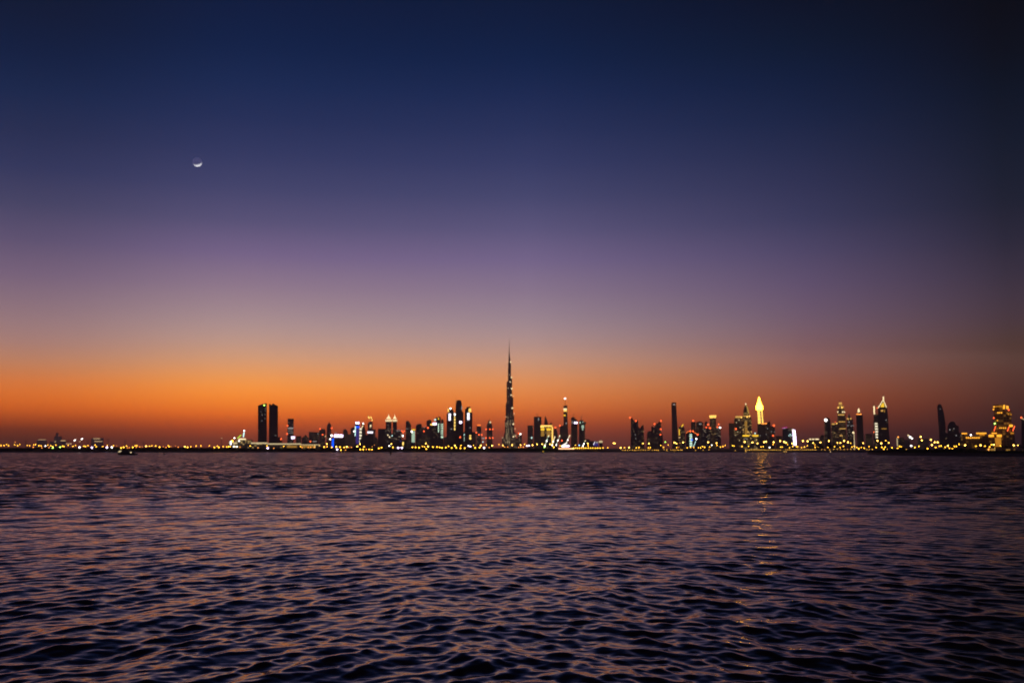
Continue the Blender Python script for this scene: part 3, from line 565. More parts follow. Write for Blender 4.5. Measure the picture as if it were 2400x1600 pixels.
# a lit ferry terminal and the bridge with its lamps
building('ferry_terminal', 'low brilliant white lit canopy at the left end of the lamp row', 1700, [('p', [(1316, None), (1317, 1046), (1322, 1040), (1330, 1036.6), (1331, 1040), (1335, 1043), (1336, None)])], 'roof_grey',
         [('sign', 'sign_violet', ('b', 1320, 1334.6, 1043, 1046.4)), ('light_strip', 'pale_streak', ('d', 1318, 1044, 1329, 1036.8, 1.5)), dot('floodlight', 'lamp_white', 1319, 1045, 2.4)], 'terminal')
rt = root('bridge', 'low road bridge edged with a pale lit strip under the lamp row', 'bridge', (xx(1360, HOR, 1330), 1330, GZ))
m = MB(); D = 1330; m.box(xx(1306, HOR, D), xx(1416, HOR, D), D, D + 12, 2.1, 3.2); m.build('deck', 'rock', rt)
for px in range(1312, 1416, 13):
    m = MB(); m.box(xx(px, HOR, D), xx(px + 1.5, HOR, D), D + 2, D + 9, GZ - .3, 2.1); m.build('pier', 'rock', rt)
m = MB(); m.box(xx(1309, HOR, D), xx(1346, HOR, D), D - .6, D - .2, zz(1052.2, D), zz(1049.6, D)); m.build('light_strip', 'traffic', rt)
# twin slanted towers
building('slanted_tower', 'dark twin peaked tower with slanted roofs and orange tip lights', 4200, [('p', [(1477.8, None), (1478.4, 981), (1480, 977.4), (1482, 979), (1483.6, 983), (1488, 986.6), (1491, 984.6), (1495.4, 984.6), (1496.4, 1000), (1503.4, 1007), (1503.6, None)])], 'dim', [rl(1476.8, 978.2, 2.2), rl(1490.4, 986, 2.0), dot('lit_window', 'dim_white', 1489, 1018.4, 1.1), dot('lit_window', 'dim_white', 1490, 1027, 1.0)])
building('slanted_tower', 'narrow pointed tower with a paler front, right of the dark twin peaks', 4400, [('p', [(1500, None), (1500.4, 1003), (1504, 997), (1506.4, 995), (1508.6, 997), (1510, None)])], 'stone', [])
building('apartment_block', 'faint peaked block left of the jagged tower cluster', 5600, [('p', [(1515.6, None), (1516.4, 1014), (1520, 1010), (1524, 1009), (1527, 1012), (1528, None)])], 'dim', [], 'building')
building('jagged_tower', 'dark cluster tower with three rising jagged peaks and orange lights', 4300, [('p', [(1526, None), (1526.4, 1000), (1528.4, 997), (1531, 1001), (1534.4, 1000), (1535, 993.4), (1541, 992), (1545, 987), (1549, 984.6), (1549.4, 1012), (1553.4, 1020), (1554, None)])], 'dim', [rl(1534.2, 993.2, 2.0), rl(1549, 985.8, 2.1), rl(1548.6, 1005.4, 1.9), rl(1548, 1018, 1.7)])
building('bottle_opener_tower', 'tall dark tapering tower with a slot cut through its flat top', 5400, [('p', [(1575.4, None), (1573.8, 960), (1573.2, 948), (1574, 944), (1577, 943.2), (1577, 949), (1582.6, 949), (1582.6, 943.2), (1584.6, 944), (1585, 950), (1590.6, None)])], 'dark', [('roof_lintel', 'dark', ('b', 1574.4, 1584.4, 942.8, 945.8), 24), ('slot_light', 'dim_white', ('b', 1577.4, 1582.2, 946.4, 948.4), 20)])
building('office_tower', 'short dim tower with a yellow roof light beside the tall slotted tower', 4600, [('p', [(1589.4, None), (1590, 1002), (1594, 999), (1598, 996.4), (1603, 1000), (1606, 1012), (1606.4, None)])], 'stone', [('roof_light', 'yellow', ('d', 1597.4, 999.6, 1601.4, 994, 1.3)), bx('light_strip', 'yellow', 1591, 1593, 1005, 1020), dot('lit_window', 'warm_dim', 1593, 1025, 1.3)])
building('arched_building', 'dark building crowned by an orange arc with two white lit shafts below', 3600, [('p', [(1607.4, None), (1608, 1015), (1612, 1010.5), (1618, 1009), (1626, 1012), (1634, 1017), (1640, 1020), (1640, None)])], 'dark',
         [('lit_arc', 'orange_bar', ('d', 1608.4, 1014.4, 1613, 1010.4, .6)), ('lit_arc', 'orange_bar', ('d', 1613, 1010.4, 1618, 1009.6, .6)), ('lit_arc', 'orange_bar', ('d', 1625, 1012, 1635, 1017.4, .6)), rl(1618, 1010, 2.0), rl(1624, 1010, 2.0), rl(1635, 1018, 2.0),
          bx('shaft_light', 'green_rows', 1616, 1618.2, 1016.4, 1046), bx('shaft_light', 'sign_cyan', 1618.6, 1619.8, 1016.4, 1046), bx('shaft_light', 'green_rows', 1620.4, 1622, 1016.4, 1046), dot('sign', 'sign_blue', 1621.4, 1030.2, 2.2), dot('floodlight', 'lamp_white', 1632, 1028, 1.7), ('shaft_light', 'sign_cyan', ('d', 1625.4, 1046, 1630.8, 1033, .6))], 'building')
building('office_tower', 'square dark tower with one orange corner light behind the orange arc', 4900, [('b', 1619.4, 1630, 988.6)], 'dim', [rl(1624.8, 985.4, 2.0)])
building('domed_tower', 'wide dark tower with a shallow dome and a dim sign under it', 4800, [('p', [(1630.6, None), (1631, 990), (1635, 988), (1640, 987), (1645, 988), (1648, 991), (1648.4, None)])], 'dim', [bx('sign', 'dim_white', 1638.4, 1644, 992, 994.6)])
building('apartment_tower', 'narrow dark tower with a domed tip and red lights left of the gold crowned tower', 5000, [('l', 1655, [(4.2, None), (4.2, 994), (3.4, 989.6), (1.6, 987.6), (.3, 986.4)], 10)], 'dim', [rl(1659.6, 994.6, 2.1), rl(1655.4, 1001, 1.7)])
building('crown_tower', 'dim tower with a flared gold crown, red lights at its sides', 4700, [('b', 1663.4, 1678, 979)], 'stone', [('lit_crown', 'gold', ('p', [(1663.6, 979.4), (1662, 973), (1679, 972.4), (1677.6, 979.4), (1674.6, 979.4), (1673, 977.4), (1671.4, 979.4)])), rl(1664, 1003, 2.3), rl(1684.2, 994, 1.8), rl(1681.4, 1000.4, 1.6), dot('floodlight', 'lamp_white', 1687.4, 1002, 2.2)])
building('apartment_block', 'broad dim block at the left foot of the gold crowned tower', 4000, [('b', 1643, 1664, 1004)], 'office', [], 'building')
building('apartment_block', 'narrow dim block at the right foot of the gold crowned tower', 4050, [('b', 1678.4, 1689, 1003)], 'office', [], 'building')
building('apartment_tower', 'plain dark slab tower left of the gold rimmed tower', 5000, [('b', 1708, 1720, 991.4)], 'dark', [])
building('crown_tower', 'dim tower with lit windows under a flat gold rim, beside the sail topped tower', 4400, [('p', [(1719.6, None), (1720.6, 981), (1723, 978), (1739, 978), (1739, None)])], 'stone', [bx('lit_crown', 'gold_dim', 1723.4, 1737, 974.4, 979), ('mast', 'steel', ('m', 1724.4, 966, 977, .5)), dot('roof_light', 'gold', 1738, 977.6, 2.2), rl(1724.8, 1004.8, 2.1)] + [dot('lit_window', 'cream_dim', x, y, 1.2) for x, y in ((1732, 984), (1726, 990), (1735, 1001), (1729, 1012), (1724, 1020), (1733, 1031.6))])
building('sail_topped_tower', 'gold washed tower with a pointed sail shaped top, half of it lit', 4300, [('p', [(1738, None), (1739.4, 976), (1760, 974), (1761.6, 990), (1763, None)]), ('p', [(1741.4, 975), (1742.4, 962), (1745, 952), (1748, 946.6), (1752, 953), (1755, 962), (1756, 973)])], 'gold_lit',
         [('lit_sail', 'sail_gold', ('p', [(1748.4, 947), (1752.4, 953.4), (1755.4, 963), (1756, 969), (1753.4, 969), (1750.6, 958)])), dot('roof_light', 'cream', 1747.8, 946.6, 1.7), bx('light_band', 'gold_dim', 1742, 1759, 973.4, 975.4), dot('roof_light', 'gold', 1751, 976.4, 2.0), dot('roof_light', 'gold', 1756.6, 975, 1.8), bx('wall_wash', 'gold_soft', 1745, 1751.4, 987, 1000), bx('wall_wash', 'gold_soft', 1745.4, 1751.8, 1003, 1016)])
building('podium_block', 'low building with two gold lit bars in front of the sail topped tower', 3300, [('b', 1738, 1780, 1020)], 'terminal', [bx('light_band', 'yellow', 1740.4, 1756, 1018.6, 1022.4), bx('light_band', 'yellow', 1763.4, 1777.6, 1018.6, 1022.4), dot('lit_window', 'sign_cyan', 1769.6, 1015, 1.7), bx('lit_row', 'dim_white', 1744, 1752, 1026.8, 1028)], 'building')
building('torch_tower', 'brilliant gold tower with a glowing bottle shaped spire and two lit columns', 4600, [('p', [(1777.4, None), (1774.6, 961), (1788.6, 961), (1791, None)])], 'dark',
         [('lit_spire', 'gold_bright', ('l', 1779.0, [(7.4, 960.4), (8.0, 951.6), (7.2, 949.6), (5.0, 945.4), (3.4, 941), (2.4, 937), (1.5, 932.6), (.8, 929.4)], 12), 0), ('lit_column', 'gold_cols', ('p', [(1777, 992.6), (1774.9, 962.6), (1781.6, 962.6), (1783, 992.6)])), ('lit_column', 'gold_cols', ('p', [(1786, 991), (1783.8, 962.6), (1787.2, 962.6), (1789.2, 991)])), ('light_strip', 'blue_dim', ('d', 1782.5, 963, 1784.4, 991, .4))])
building('office_block', 'dark wide block with a rising roofline and orange lamps, below the brilliant gold tower', 4100, [('p', [(1774.6, None), (1775, 993), (1788, 991), (1797, 990), (1805, 987), (1805.6, 998), (1816, 1000), (1817, None)])], 'dim', [rl(1813.6, 996.8, 2.6), rl(1812, 1020.4, 2.1)] + [dot('roof_light', 'lamp_orange', x, y, 1.1) for x, y in ((1786, 992.6), (1789, 992.4), (1793, 992.2), (1796, 992))] + [dot('lit_window', 'dim_white', x, y, 1.0) for x, y in ((1799, 1004), (1808, 1011), (1782, 1020), (1815, 1012), (1796, 1018))], 'building')
building('apartment_block', 'low dim block between the gold tower block and the magenta signed building', 5400, [('b', 1818, 1833, 1021)], 'dim', [], 'building')
building('curved_edge_building', 'building with a magenta roof sign and a brilliant white curved edge', 3400, [('p', [(1833.6, None), (1834, 1004), (1856, 1003), (1859, 1004.6), (1862.6, 1024), (1865, None)])], 'office',
         [('sign', 'magenta', ('d', 1833, 1002.8, 1845, 1000.8, .8)), ('sign', 'dim_white', ('b', 1834, 1841, 1002.4, 1004)), ('lit_edge', 'sign_violet', ('p', [(1860.2, 1043), (1858.4, 1020), (1857.8, 1006.8), (1863.6, 1006.8), (1865.4, 1022), (1866.6, 1043)])), ('light_strip', 'cream_dim', ('d', 1855, 1009, 1858.6, 1004, .8)), dot('sign', 'sign_cyan', 1852, 1017.6, 1.3), dot('sign', 'sign_cyan', 1849, 1020.6, 1.1), dot('sign', 'sign_cyan', 1854, 1020.4, 1.1)], 'building')
building('market_hall', 'low hall with three warm lit roof signs right of the white curved edge', 3000, [('b', 1894, 1922, 1030)], 'dim', [bx('sign', 'cream', 1896.4, 1901, 1027.4, 1030.2), bx('sign', 'cream', 1903.4, 1908, 1027.4, 1030.2), bx('sign', 'cream', 1910.6, 1919, 1027.4, 1030)], 'building')
building('egg_topped_tower', 'dark tower with a rounded top carrying one white light', 4400, [('l', 1938.6, [(8.4, None), (7.6, 1000), (7.2, 985), (6.0, 981), (3.6, 978.6), (.8, 977.8)], 14)], 'dark', [dot('roof_light', 'lamp_white', 1935.4, 984, 3.2)])
building('apartment_block', 'low dim block left of the dark tower with the white light', 5200, [('b', 1922, 1933, 1019)], 'dim', [], 'building')
building('residence_tower', 'short dim tower with a gold lit parapet left of the stepped gold tower', 4500, [('b', 1948, 1963, 993)], 'stone', [bx('lit_parapet', 'gold_dim', 1949, 1957, 991.6, 994.8), dot('roof_light', 'gold', 1961, 991.8, 1.6), rl(1957.6, 988.6, 1.0)])
building('stepped_tower', 'ornate stepped tower with gold lit tiers and a dark finial', 4700, [('b', 1962.4, 1981.6, 971), ('b', 1963, 1978, 957), ('b', 1964.6, 1976.4, 950), ('b', 1966, 1973, 943)], 'stone',
         [('finial', 'steel', ('m', 1968.8, 935.4, 944, .9)), bx('lit_tier', 'gold_dim', 1965.8, 1973.4, 942.4, 948), dot('roof_light', 'gold', 1964.6, 954.6, 2.0), dot('roof_light', 'gold', 1973, 954.6, 2.2), dot('roof_light', 'gold_dim', 1976.6, 953.6, 1.8), bx('lit_tier', 'gold_dim', 1966, 1974, 950, 951.4),
          dot('terrace_light', 'cream', 1963.4, 965, 1.5), dot('terrace_light', 'cream', 1975, 965, 1.8), dot('terrace_light', 'cream', 1979.4, 965.4, 1.5), bx('lit_tier', 'gold_dim', 1963.6, 1978.8, 970.4, 973), bx('lit_tier', 'gold_dim', 1965.4, 1981, 987, 989), bx('lit_tier', 'gold_dim', 1967.4, 1982.4, 1003, 1005), bx('lit_tier', 'gold_dim', 1968, 1975, 1019, 1021.6)])
building('spired_tower', 'dim tower with a pyramid spire and two lit domes, beside the stepped gold tower', 4550, [('b', 1984, 1999, 982), ('l', 1990, [(4.0, 982), (3.6, 978), (2.0, 973), (.2, 967.6)], 4)], 'office', [dot('lit_dome', 'gold_dim', 1987.2, 981, 2.4), dot('lit_dome', 'gold_dim', 1994, 980.6, 2.0), dot('lit_window', 'dim_white', 1990, 988.6, 1.4), dot('lit_window', 'dim_white', 1987, 997, 1.4), dot('lit_window', 'dim_white', 1995, 998, 1.4), dot('lit_window', 'dim_white', 1999.6, 997, 1.2)])
building('light_mast', 'tall thin lit mast with a round lamp at the foot of the pyramid spired tower', 2600, [('l', 2001.6, [(1.2, None), (.8, 1016)], 8)], 'cream_dim', [dot('lamp', 'cream', 1999.8, 1013.4, 2.4)], 'mast')
building('lantern_tower', 'slim dark tower with a glowing lantern finial and a row of orange lights', 4600, [('b', 2006.4, 2022, 972)], 'dark', [('lit_lantern', 'cream', ('l', 2012.4, [(2.6, 965.6), (2.4, 961), (1.6, 958), (.5, 956)], 8), 6), ('lantern_base', 'dark', ('l', 2013, [(4.4, 972), (4.0, 969), (3.0, 966)], 8), 6)] + [dot('roof_light', 'lamp_orange', x, y, 1.3) for x, y in ((2009, 970), (2013.4, 970.4), (2017.4, 970.4))])
building('apartment_block', 'low dim block between the lantern tower and the striped mast tower', 5000, [('b', 2028, 2044.6, 1016)], 'dim', [], 'building')
building('mast_tower', 'narrow tower with a glowing white mast and a bright striped side, beside the triangular crown', 4250, [('p', [(2047, None), (2047.4, 975), (2050, 968), (2059, 972), (2060.6, None)])], 'stone', [bx('lit_mast', 'cream', 2046.8, 2050, 951, 970), ('mast', 'steel', ('m', 2047, 937, 951, .5)), ('lit_floors', 'cream_rows', ('p', [(2053, 1027), (2050, 991), (2056.6, 991), (2059.4, 1027)])), rl(2048.4, 1012, 1.3), rl(2055.4, 956, 1.2)])
building('triangle_tower', 'large dark tower crowned by a pale chevron over a gold triangle', 4100, [('p', [(2057.4, None), (2057.8, 956), (2079, 955), (2081, 970), (2086, None)]), ('p', [(2059, 956.6), (2069.8, 938), (2077.4, 955.6)])], 'dark',
         [('chevron', 'cream', ('d', 2057.8, 955.8, 2069.6, 937.4, .95)), ('chevron', 'cream', ('d', 2070.6, 937.4, 2077.6, 954.6, .95)), ('lit_gable', 'yellow', ('p', [(2063, 953.6), (2068.4, 944), (2071, 944), (2073, 953.6)])), bx('finial', 'cream', 2068.8, 2072, 929, 937), ('mast', 'steel', ('m', 2069.4, 917.4, 930, .6)), bx('sign', 'gold_dim', 2064.4, 2070, 960, 964), bx('light_strip', 'gold_soft', 2071.8, 2074, 959.4, 966), dot('lit_window', 'dim_white', 2077, 984, 1.2), bx('lit_row', 'gold_soft', 2066, 2078, 1003, 1005.4)])
building('apartment_block', 'faint pale block with a lit left edge right of the triangular crowned tower', 3600, [('b', 2101, 2118, 1025)], 'dim', [bx('light_strip', 'cream_dim', 2101.4, 2103.6, 1026, 1045), dot('roof_light', 'lamp_orange', 2105, 1023.8, 1.5)], 'building')
building('crane', 'dim hoist with three white lamps in a falling diagonal', 2400, [('p', [(2130, None), (2128, 1019), (2139, 1028), (2137, 1030), (2132, 1026), (2132.6, None)])], 'steel', [dot('lamp', 'cream', 2128.6, 1019.6, 1.6), dot('lamp', 'lamp_white', 2133, 1023.4, 2.1), dot('lamp', 'lamp_white', 2137.8, 1027, 1.6)], 'crane')
building('apartment_block', 'faint wide block in the haze left of the curved dark tower', 5600, [('b', 2150, 2176, 1028)], 'dim', [], 'building')
building('apartment_block', 'faint low block in the haze left of the three diagonal white lamps', 5650, [('b', 2117, 2131, 1030)], 'dim', [], 'building')
building('curved_tower', 'tall dark tower with a bulging curved side near the right end of the skyline', 4000, [('p', [(2203.4, None), (2198, 975), (2196.4, 953), (2197.4, 949), (2201, 946.4), (2206, 948), (2209, 956), (2212.4, 968), (2215, 985), (2219.4, None)])], 'dark', [('mast', 'steel', ('m', 2201.4, 943, 948, .6)), dot('lit_window', 'dim_white', 2203.6, 958, 1.0)])
building('domed_tower', 'dark wide tower with a domed top beside the curved dark tower', 3900, [('p', [(2220, None), (2221, 998), (2225, 990), (2231, 986.6), (2237, 988), (2241, 996), (2247, 998), (2249, None)])], 'dark', [dot('lit_window', 'dim_white', 2226.4, 1006.4, 1.5), dot('lit_window', 'dim_white', 2235.4, 1004.4, 1.1)])
building('apartment_block', 'low dark block in front of the curved dark tower', 3300, [('b', 2206, 2252, 1014)], 'dark', [dot('lit_window', 'dim_white', 2241, 1020, 1.3), dot('lit_window', 'dim_white', 2253, 1020, 1.2)], 'building')
building('hotel_wing', 'long low gold lit hotel wing with arched lamps, beside the big gold hotel', 1560, [('b', 2252, 2318, 1022), ('b', 2253, 2267, 1016), ('b', 2288, 2312, 1014.5), ('l', 2299, [(3, 1014.5), (2, 1011.5), (.3, 1009)], 8)], 'hotel',
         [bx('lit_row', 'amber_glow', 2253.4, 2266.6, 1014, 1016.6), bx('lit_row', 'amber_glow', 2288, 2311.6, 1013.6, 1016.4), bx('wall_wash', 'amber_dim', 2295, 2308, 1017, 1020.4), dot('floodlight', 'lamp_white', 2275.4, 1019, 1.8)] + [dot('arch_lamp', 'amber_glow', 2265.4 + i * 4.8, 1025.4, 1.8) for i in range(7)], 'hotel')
building('hotel', 'big stepped gold lit hotel with a crown of lamps near the right edge', 1500,
         [('b', 2316, 2378, 1021), ('b', 2322, 2376, 1008), ('b', 2326, 2373, 1002), ('b', 2329, 2369, 962), ('b', 2328, 2355.6, 948)], 'hotel',
         [bx('lit_row', 'amber_dim', 2332, 2349, 951, 953), dot('crown_light', 'amber_glow', 2329.6, 953, 1.9), dot('crown_light', 'amber_glow', 2328.4, 959, 1.9), ('crown_light', 'amber_glow', ('p', [(2350.4, 958), (2351.4, 949), (2355.6, 949), (2355.2, 958)])), ('crown_light', 'amber_glow', ('b', 2358.4, 2363.4, 951, 958)), rl(2364, 960.6, 2.0), rl(2329, 979, 1.9), dot('sign', 'lamp_green', 2331.4, 992, 1.5)]
         + [dot('window', 'amber_glow', x, 967, 1.6) for x in (2338.6, 2343, 2347.2)] + [dot('window', 'amber_dim', x, y, 1.9) for x, y in ((2363.4, 970.6), (2369.4, 971.6))] + [dot('window', 'amber_glow', x, 1002.6, 1.5) for x in (2343.4, 2347.4, 2352, 2356.4)]
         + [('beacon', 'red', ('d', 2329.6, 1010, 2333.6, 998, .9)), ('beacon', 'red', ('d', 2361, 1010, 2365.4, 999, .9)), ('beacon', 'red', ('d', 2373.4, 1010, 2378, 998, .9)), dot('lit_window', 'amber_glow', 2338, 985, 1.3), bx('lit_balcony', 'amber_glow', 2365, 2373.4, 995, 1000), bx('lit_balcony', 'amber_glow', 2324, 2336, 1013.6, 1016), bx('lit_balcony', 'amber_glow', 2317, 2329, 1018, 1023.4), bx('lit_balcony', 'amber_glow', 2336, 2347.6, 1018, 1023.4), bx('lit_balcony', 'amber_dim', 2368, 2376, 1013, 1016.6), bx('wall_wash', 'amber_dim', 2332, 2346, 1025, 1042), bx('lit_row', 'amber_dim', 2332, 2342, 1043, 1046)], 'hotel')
building('office_tower', 'dark tower cut by the right edge of the view, an orange light at its tip', 2300, [('p', [(2394, None), (2394, 983), (2398, 980), (2412, 984), (2412, None)])], 'dark', [rl(2393.6, 978, 2.2), ('light_strip', 'cream_dim', ('d', 2394, 979.4, 2404, 985, .8))])
building('boathouse', 'small amber lit hut on the dark near bank below the gold hotel', 780, [('p', [(2315, None), (2315, 1050), (2322, 1047.6), (2332, 1050), (2332, None)])], 'terminal', [('glazing', 'gold_soft', ('b', 2316, 2331, 1052, 1058.6)), ('light_strip', 'lamp_orange', ('b', 2316, 2318, 1050.6, 1058))], 'hut')
building('boathouse', 'squarish amber lit kiosk on the dark near bank right of the gold hotel', 790, [('b', 2357, 2369, 1051), ('b', 2356, 2370, 1050, 1051.2)], 'terminal', [('glazing', 'gold_soft', ('b', 2358, 2368, 1052.6, 1060))], 'hut')
building('boathouse', 'low amber lit shelter on the near bank at the right edge', 800, [('b', 2391, 2410, 1055)], 'terminal', [('glazing', 'gold_dim', ('b', 2392, 2409, 1056, 1058.6)), ('roof_edge', 'roof_grey', ('b', 2390.4, 2411, 1054.2, 1055.2), 8)], 'hut')
# ================================================================== LAMPS ALONG THE SHORE
# each row: origin x, origin y, then (kind, x, y) in the enlarged view (7.84 per pixel)
LAMPS = []
def many(x0, y0, kind, pts):
    for x, y in pts: LAMPS.append((x0 + x / 7.84, y0 + y / 7.84, kind))
many(0, 920, 'a', [(20,968),(75,968),(120,950),(158,970),(270,955),(325,970),(362,950),(500,965),(543,970),(620,955),(655,950),(715,972),(757,972),(880,960),(935,972),(968,985),(1027,957),(1148,980),(1175,985),(1255,963),(1340,980),(1388,965),(1540,980),(1570,985),(1618,967),(1745,960),(1770,990),(1890,985),(1975,965),(2088,965),(2225,1012),(2270,1000)])
many(0, 920, 's', [(278,905),(610,998),(768,1010),(900,1010),(2147,970),(1905,1000)])
many(0, 920, 'w', [(835,978),(1460,1000),(2055,1000)]); many(0, 920, 'v', [(1690,1005),(1965,1004)]); many(0, 920, 'g', [(968,1008),(1105,998)])
many(250, 920, 'a', [(365,975),(480,1000),(525,972),(555,970),(785,980),(830,970),(900,975),(972,997),(1130,970),(1150,990),(1485,1000),(1545,990),(1643,975),(1730,975),(1887,975),(1978,1000),(2030,975),(2060,1000),(2140,988),(2205,990),(2240,992),(2270,990)])
many(250, 920, 's', [(375,1008),(415,1005),(545,1000),(605,992),(650,988),(1040,990),(1090,1005),(1185,990),(1262,975),(1315,997)]); many(250, 920, 'A', [(725,980),(1435,990)])
many(500, 920, 'a', [(678,978),(985,975),(1295,983),(1600,985),(2035,995),(2090,990),(2175,1000),(2325,998)]); many(500, 920, 's', [(820,1010),(1110,1015),(1630,1005),(1745,1003),(1790,1000),(1850,1000),(490,998)])
many(500, 920, 'A', [(2085,938)]); many(500, 920, 'v', [(1000,1015),(2275,1040)]); many(500, 920, 'w', [(375,985),(430,990)])
many(750, 920, 'A', [(300,990),(490,990),(685,985),(735,940),(1310,940),(1945,930),(1985,985)])
many(750, 920, 'a', [(385,1050),(445,1000),(810,992),(740,1040),(795,1040),(905,1040),(955,1040),(1080,1020),(1130,1005),(1340,1000),(1700,1000),(1755,1000),(1820,1005),(1880,985),(1920,990),(1955,1030),(2080,995),(2150,1000),(2210,1000),(2250,1005),(2310,1005)])
many(750, 920, 's', [(365,1000),(525,1000),(575,1000),(470,1050),(850,1040),(960,990),(1000,960)]); many(750, 920, 'w', [(1275,975)]); many(750, 920, 'v', [(1437,1008),(1505,1008)])
many(1000, 920, 'a', [(115,995),(190,995),(240,1000),(280,1010),(350,1005),(400,980),(460,1010),(545,1010),(630,970),(620,1015),(700,1015),(860,962),(890,1010),(970,1005),(1100,955),(1330,950),(1800,945)])
many(1000, 920, 'A', [(520,970),(995,970),(1205,970),(1400,965),(1570,960),(1725,960),(1945,960),(2030,945),(2125,942),(2270,945)]); many(1000, 920, 'w', [(770,975),(1055,1010),(1840,975)]); many(1000, 920, 'v', [(805,985),(1880,970)])
many(1000, 920, 's', [(1145,1005),(1430,995),(1490,993),(1690,1000),(1730,998),(1775,997),(2180,945)]); many(1000, 920, 'g', [(2165,995)])
many(1250, 920, 'a', [(375,1000),(495,975),(775,962),(1005,968),(1368,1010),(1675,1008),(1890,1008),(1940,1003),(2115,1008),(2150,1003)]); many(1250, 920, 'b', [(845,965)])
many(1250, 920, 'A', [(1000,930),(1475,925),(1500,930),(1605,1008),(1757,1005),(2015,930),(2125,932)])
many(1250, 920, 'r', [(735,1015),(775,1015),(810,1015),(850,1015),(885,1015),(925,1015),(965,1015),(1007,1015),(1050,1015),(1093,1015),(1140,1015),(1182,1015),(1228,1015),(1280,1012)])
many(1250, 920, 'p', [(1635,1053),(1665,1053),(1690,1053),(1730,1053),(1770,1053),(1820,1053),(1860,1053),(1890,1053),(1930,1053),(1970,1055),(2020,1053),(2060,1053),(2110,1045),(2140,1040),(2190,1053),(2230,1053),(2270,1053),(2300,1062)])
many(1450, 920, 'A', [(1025,915),(1062,930),(1185,910),(1645,908),(1800,925)]); many(1450, 920, 'g', [(855,905)])
many(1450, 920, 'a', [(775,965),(820,1000),(910,960),(1065,1005),(1260,1010),(1320,1000),(1380,1005),(1465,1005),(1505,1010),(1540,985),(1580,1000),(1805,965),(1670,995),(1870,995),(1915,985),(1955,965),(2090,970),(2120,975),(2265,985)])
many(1450, 920, 's', [(1125,920),(1105,1000)]); many(1450, 920, 'w', [(1710,960)]); many(1450, 920, 'p', [(835,1045),(880,1045),(960,1050),(1000,1050),(1035,1050),(1075,1050),(1100,1050),(1130,1050),(1160,1050),(1415,1075),(1555,1070),(2145,1070),(890,1080),(740,1075),(1660,1045)])
many(1650, 920, 'A', [(750,900),(890,912),(985,930),(1105,905),(1140,895),(1280,905),(1400,885),(1470,900),(1505,915),(1620,930),(1820,885),(1905,890),(2005,920),(2140,912),(2295,885)])
many(1650, 920, 'a', [(815,980),(1050,990),(1090,990),(1270,950),(1410,995),(1440,995),(1540,950),(1570,1005),(1630,985),(1700,985),(1720,995),(1790,1005),(1845,995),(1900,970),(2040,960),(2045,1000),(2105,995),(2275,1000)]); many(1650, 920, 'w', [(1205,1005)])
many(1650, 920, 'p', [(x, 1050) for x in range(760, 1430, 36)] + [(x, 1045) for x in range(1500, 2040, 38)] + [(2055,1045),(2165,1045),(2220,1045),(2310,1045)])
many(1850, 900, 'A', [(885,1075),(940,1075),(1005,1040),(1080,1065),(1360,1080),(1620,1035),(1690,1085),(1825,1075)]); many(1850, 900, 'W', [(2240,1130)])
many(1850, 900, 'a', [(830,1145),(930,1160),(995,1140),(1130,1080),(1150,1150),(1195,1140),(1240,1160),(1275,1185),(1320,1160),(1375,1170),(1465,1145),(1595,1160),(1700,1155),(1760,1155),(1770,1035),(1735,1190),(1885,1165),(1990,1175),(2025,1140),(2055,1150),(2305,1160)])
many(1850, 900, 'p', [(x, 1195) for x in (815,880,940,1010,1070,1130,1190,1420,1470,1525,1800,1910,2150,2235)])
many(2100, 900, 'A', [(640,1020),(660,1115),(710,1065),(765,1065),(955,1130),(1270,1120),(1555,1120),(1720,1010),(1795,1110),(2165,1120),(2240,1120),(455,965),(475,1030)])
many(2100, 900, 'a', [(420,1140),(580,1180),(730,1160),(795,1135),(830,1135),(905,1155),(985,1175),(1075,1140),(1110,1140),(1160,1100),(1035,1185),(1470,1135),(1635,1135),(1720,1150),(1755,1110),(1920,1130)])
many(2100, 900, 'p', [(885,1185),(1815,1170)])
# landmarks a viewer can find, by their place along the shore
MARKS = [(30, 'the left end of the shore'), (100, 'the leftmost hazy hall'), (185, 'the two white floodlights'), (228, 'the hall with two stacked light rows'), (298, 'the small dark boat'), (385, 'the little round buoy near the left'), (450, 'the empty stretch beyond the pylons'),
         (510, 'the thin pinkish mast'), (565, 'the white lit terminal'), (627, 'the twin dark slab towers'), (681, 'the lone banded tower'), (730, 'the long low hall'), (793, 'the large violet sign'), (838, 'the blue lit tower'), (868, 'the gold winged tower'),
         (918, 'the two pagoda roofs'), (969, 'the pale green tower'), (1016, 'the yellow and white sign'), (1040, 'the green lit shafts'), (1077, 'the dark tower with a pin mast'), (1122, 'the orange capped tower'), (1147, 'the domed tower with red lights'), (1194, 'the tallest spire'), (1243, 'the plain tower beside the tallest spire'),
         (1282, 'the gold framed building'), (1326, 'the gold banded tower'), (1364, 'the tower with the overhanging deck'), (1408, 'the oval yellow sign'), (1450, 'the gap before the dark twin peaks'), (1490, 'the dark twin peaks'), (1540, 'the jagged tower'), (1580, 'the tall slotted tower'), (1625, 'the orange arc'), (1670, 'the gold crowned tower'),
         (1714, 'the plain slab beside the gold rim'), (1750, 'the sail topped tower'), (1780, 'the brilliant gold tower'), (1812, 'the block beside the brilliant gold tower'), (1862, 'the brilliant white curved edge'), (1908, 'the three warm roof signs'), (1938, 'the tower with one white light'), (1970, 'the stepped gold tower'), (2014, 'the lantern tower'),
         (2070, 'the triangular crown'), (2109, 'the pale block with a lit edge'), (2134, 'the three diagonal white lamps'), (2165, 'the faint wide hazy block'), (2205, 'the curved dark tower'), (2235, 'the dark domed tower'), (2285, 'the long gold hotel wing'), (2350, 'the big gold hotel'), (2392, 'the right edge tower')]
